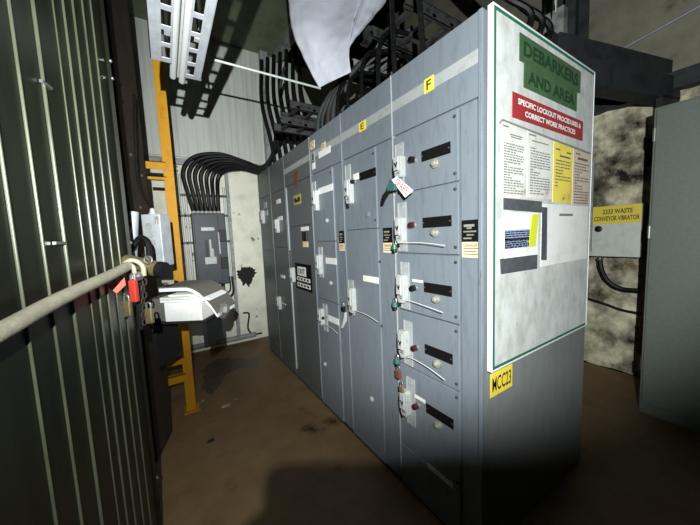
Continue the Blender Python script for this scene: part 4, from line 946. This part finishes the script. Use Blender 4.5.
J = [('pelvis', bp_(.06, -.45, .92), .14), ('waist', bp_(.06, -.45, 1.06), .125), ('chest', bp_(.06, -.45, 1.27), .145), ('collar', bp_(.06, -.45, 1.40), .09), ('neck', bp_(.06, -.44, 1.47), .066),
     ('jaw', bp_(.06, -.405, 1.545), .098), ('skull', bp_(.06, -.42, 1.62), .128), ('crown', bp_(.06, -.43, 1.70), .105)]
E_ = [(0, 1), (1, 2), (2, 3), (3, 4), (4, 5), (5, 6), (6, 7)]
def chain(root, pts):
    k = root
    for p, r in pts: J.append(('j', p, r)); E_.append((k, len(J)-1)); k = len(J)-1
    return k
chain(6, [(bp_(.06, -.315, 1.60), .026), (bp_(.06, -.285, 1.585), .018)])
for sg in (1, -1): chain(6, [(bp_(.06+sg*.088, -.43, 1.605), .022), (bp_(.06+sg*.098, -.435, 1.605), .026)])
hands = []
for sg, ex, hx in ((1, .34, .150), (-1, -.22, -.030)):
    k = chain(2, [(bp_(.06+sg*.17, -.45, 1.36), .062), (bp_(ex, -.36, 1.12), .046), (bp_((ex+hx)/2+sg*.01, -.20, 1.24), .040)])
    w_ = cp(hx+sg*.022, -.085, -.055); k = chain(k, [(w_, .026), (cp(hx+sg*.012, -.050, -.030), .024), (cp(hx+sg*.010, -.030, -.022), .020)])
    hands.append((sg, hx, k))
for sg in (1, -1):
    chain(0, [(bp_(.06+sg*.10, -.45, .84), .095), (bp_(.06+sg*.11, -.43, .48), .062), (bp_(.06+sg*.11, -.46, .10), .045), (bp_(.06+sg*.115, -.38, .045), .042), (bp_(.06+sg*.12, -.29, .035), .036)])
bl = J[0][1]*0 + bp_(.06, -.42, 0)
def make_skin(name, joints, edges, m_, parent, base):
    me = bpy.data.meshes.new(name); b_ = bmesh.new(); ly = b_.verts.layers.skin.verify(); vs_b = [b_.verts.new(p-base) for _, p, _ in joints]
    for a_, c2_ in edges: b_.edges.new((vs_b[a_], vs_b[c2_]))
    for v_, (_, _, r) in zip(vs_b, joints): v_[ly].radius = (r, r)
    vs_b[0][ly].use_root = True
    b_.to_mesh(me); b_.free(); me.materials.append(M[m_])
    o = bpy.data.objects.new(name, me); col.objects.link(o); o.parent = parent
    md = o.modifiers.new('skin', 'SKIN'); md.use_smooth_shade = True
    sb_ = o.modifiers.new('sub', 'SUBSURF'); sb_.levels = 2; sb_.render_levels = 2
    return o
# fingers: four curled over the far side of the phone, thumb along the near side
for sg, hx, k in hands:
    ed = .144 if sg > 0 else -.015
    for j in range(4):
        y_ = -.014-.017*j if sg > 0 else -.040-.013*j; out_ = ed+sg*.011
        chain(k, [(cp(out_+sg*.004, y_-.008, -.016), .0085), (cp(out_, y_, -.002), .008), (cp(out_-sg*.012, y_+.003, .006), .0072), (cp(out_-sg*(.028-.004*abs(j-1)), y_+.004, .0055), .006)])
    chain(k, [(cp(ed-sg*.004, -.046, -.026), .010), (cp(ed-sg*.020, -.034, -.0225), .0085), (cp(ed-sg*.038, -.026, -.0215), .0075)])
body = make_skin('body', J, E_, 'overalls', per, bl)
dg_ = bpy.context.evaluated_depsgraph_get(); dg_.update()
bme = bpy.data.meshes.new_from_object(body.evaluated_get(dg_)); body.modifiers.clear(); body.data = bme
bme.materials.clear(); bme.materials.append(M['overalls']); bme.materials.append(M['skin'])
for p in bme.polygons:
    c = p.center + bl; p.use_smooth = True
    p.material_index = 1 if c.z > 1.49 or (c-cp(.06, -.03, -.02)).length < .155 else 0
for sg in (1, -1): MB().lathe(bp_(.06+sg*.032, -.312, 1.615), GF, [(-.006, .004), (-.003, .011), (.002, .010), (.004, .005), (.0045, 0)], 12).build('eye', 'white_ink', per, smooth=True)
MB().tube([bp_(.06-.024, -.318, 1.553), bp_(.06, -.306, 1.551), bp_(.06+.024, -.318, 1.553)], .0055, 8).build('mouth', 'dull_red', per, smooth=True)
hc_ = bp_(.06, -.42, 1.665)
hm = MB().lathe(hc_, (0, 0, 1), [(-.005, .125), (.0, .128), (.006, .118), (.04, .112), (.075, .092), (.10, .055), (.11, .015), (.111, 0)], 28)
hm.build('hard_hat', 'hat_shell', per, smooth=True)
lb_ = LAMP - fw*.012
lm = MB().lathe(lb_-fw*.03, fw, [(0, .022), (.004, .026), (.026, .026), (.028, .022), (.024, .02), (.0235, 0)], 20).tube([lb_-fw*.028, hc_+GF*.11+V((0, 0, .03))], .012, 8)
lm.build('head_lamp', 'black_plastic', per, smooth=True)
#<<PERSON

# ------------------------------------------------------------------ light: the head lamp of the photographer
def spot(name, target, power, size, blend, color, rad=.006):
    ld = bpy.data.lights.new(name, 'SPOT'); ld.energy = power; ld.spot_size = math.radians(size); ld.spot_blend = blend; ld.color = color; ld.shadow_soft_size = rad
    o = bpy.data.objects.new(name, ld); col.objects.link(o); o.location = LAMP
    o.rotation_euler = (target-LAMP).to_track_quat('-Z', 'Y').to_euler(); return o
spot('head_lamp_flood', LAMP+fw+rt*.22+up*.28, 300, 101, .42, (.95, 1, .99))
spot('head_lamp_beam', rz(195, 170, 3), 370, 62, 1., (.96, 1, .97))
spot('head_lamp_spill', LAMP+fw-rt*.35-up*.32, 125, 76, .85, (.96, 1, .97))
w = bpy.data.worlds.new('world'); scene.world = w; w.use_nodes = True
w.node_tree.nodes['Background'].inputs[0].default_value = (.02, .022, .024, 1); w.node_tree.nodes['Background'].inputs[1].default_value = .01
vs_ = scene.view_settings; vs_.view_transform = 'Standard'; vs_.look = 'None'; vs_.gamma = 1; vs_.use_curve_mapping = False; vs_.exposure = 0
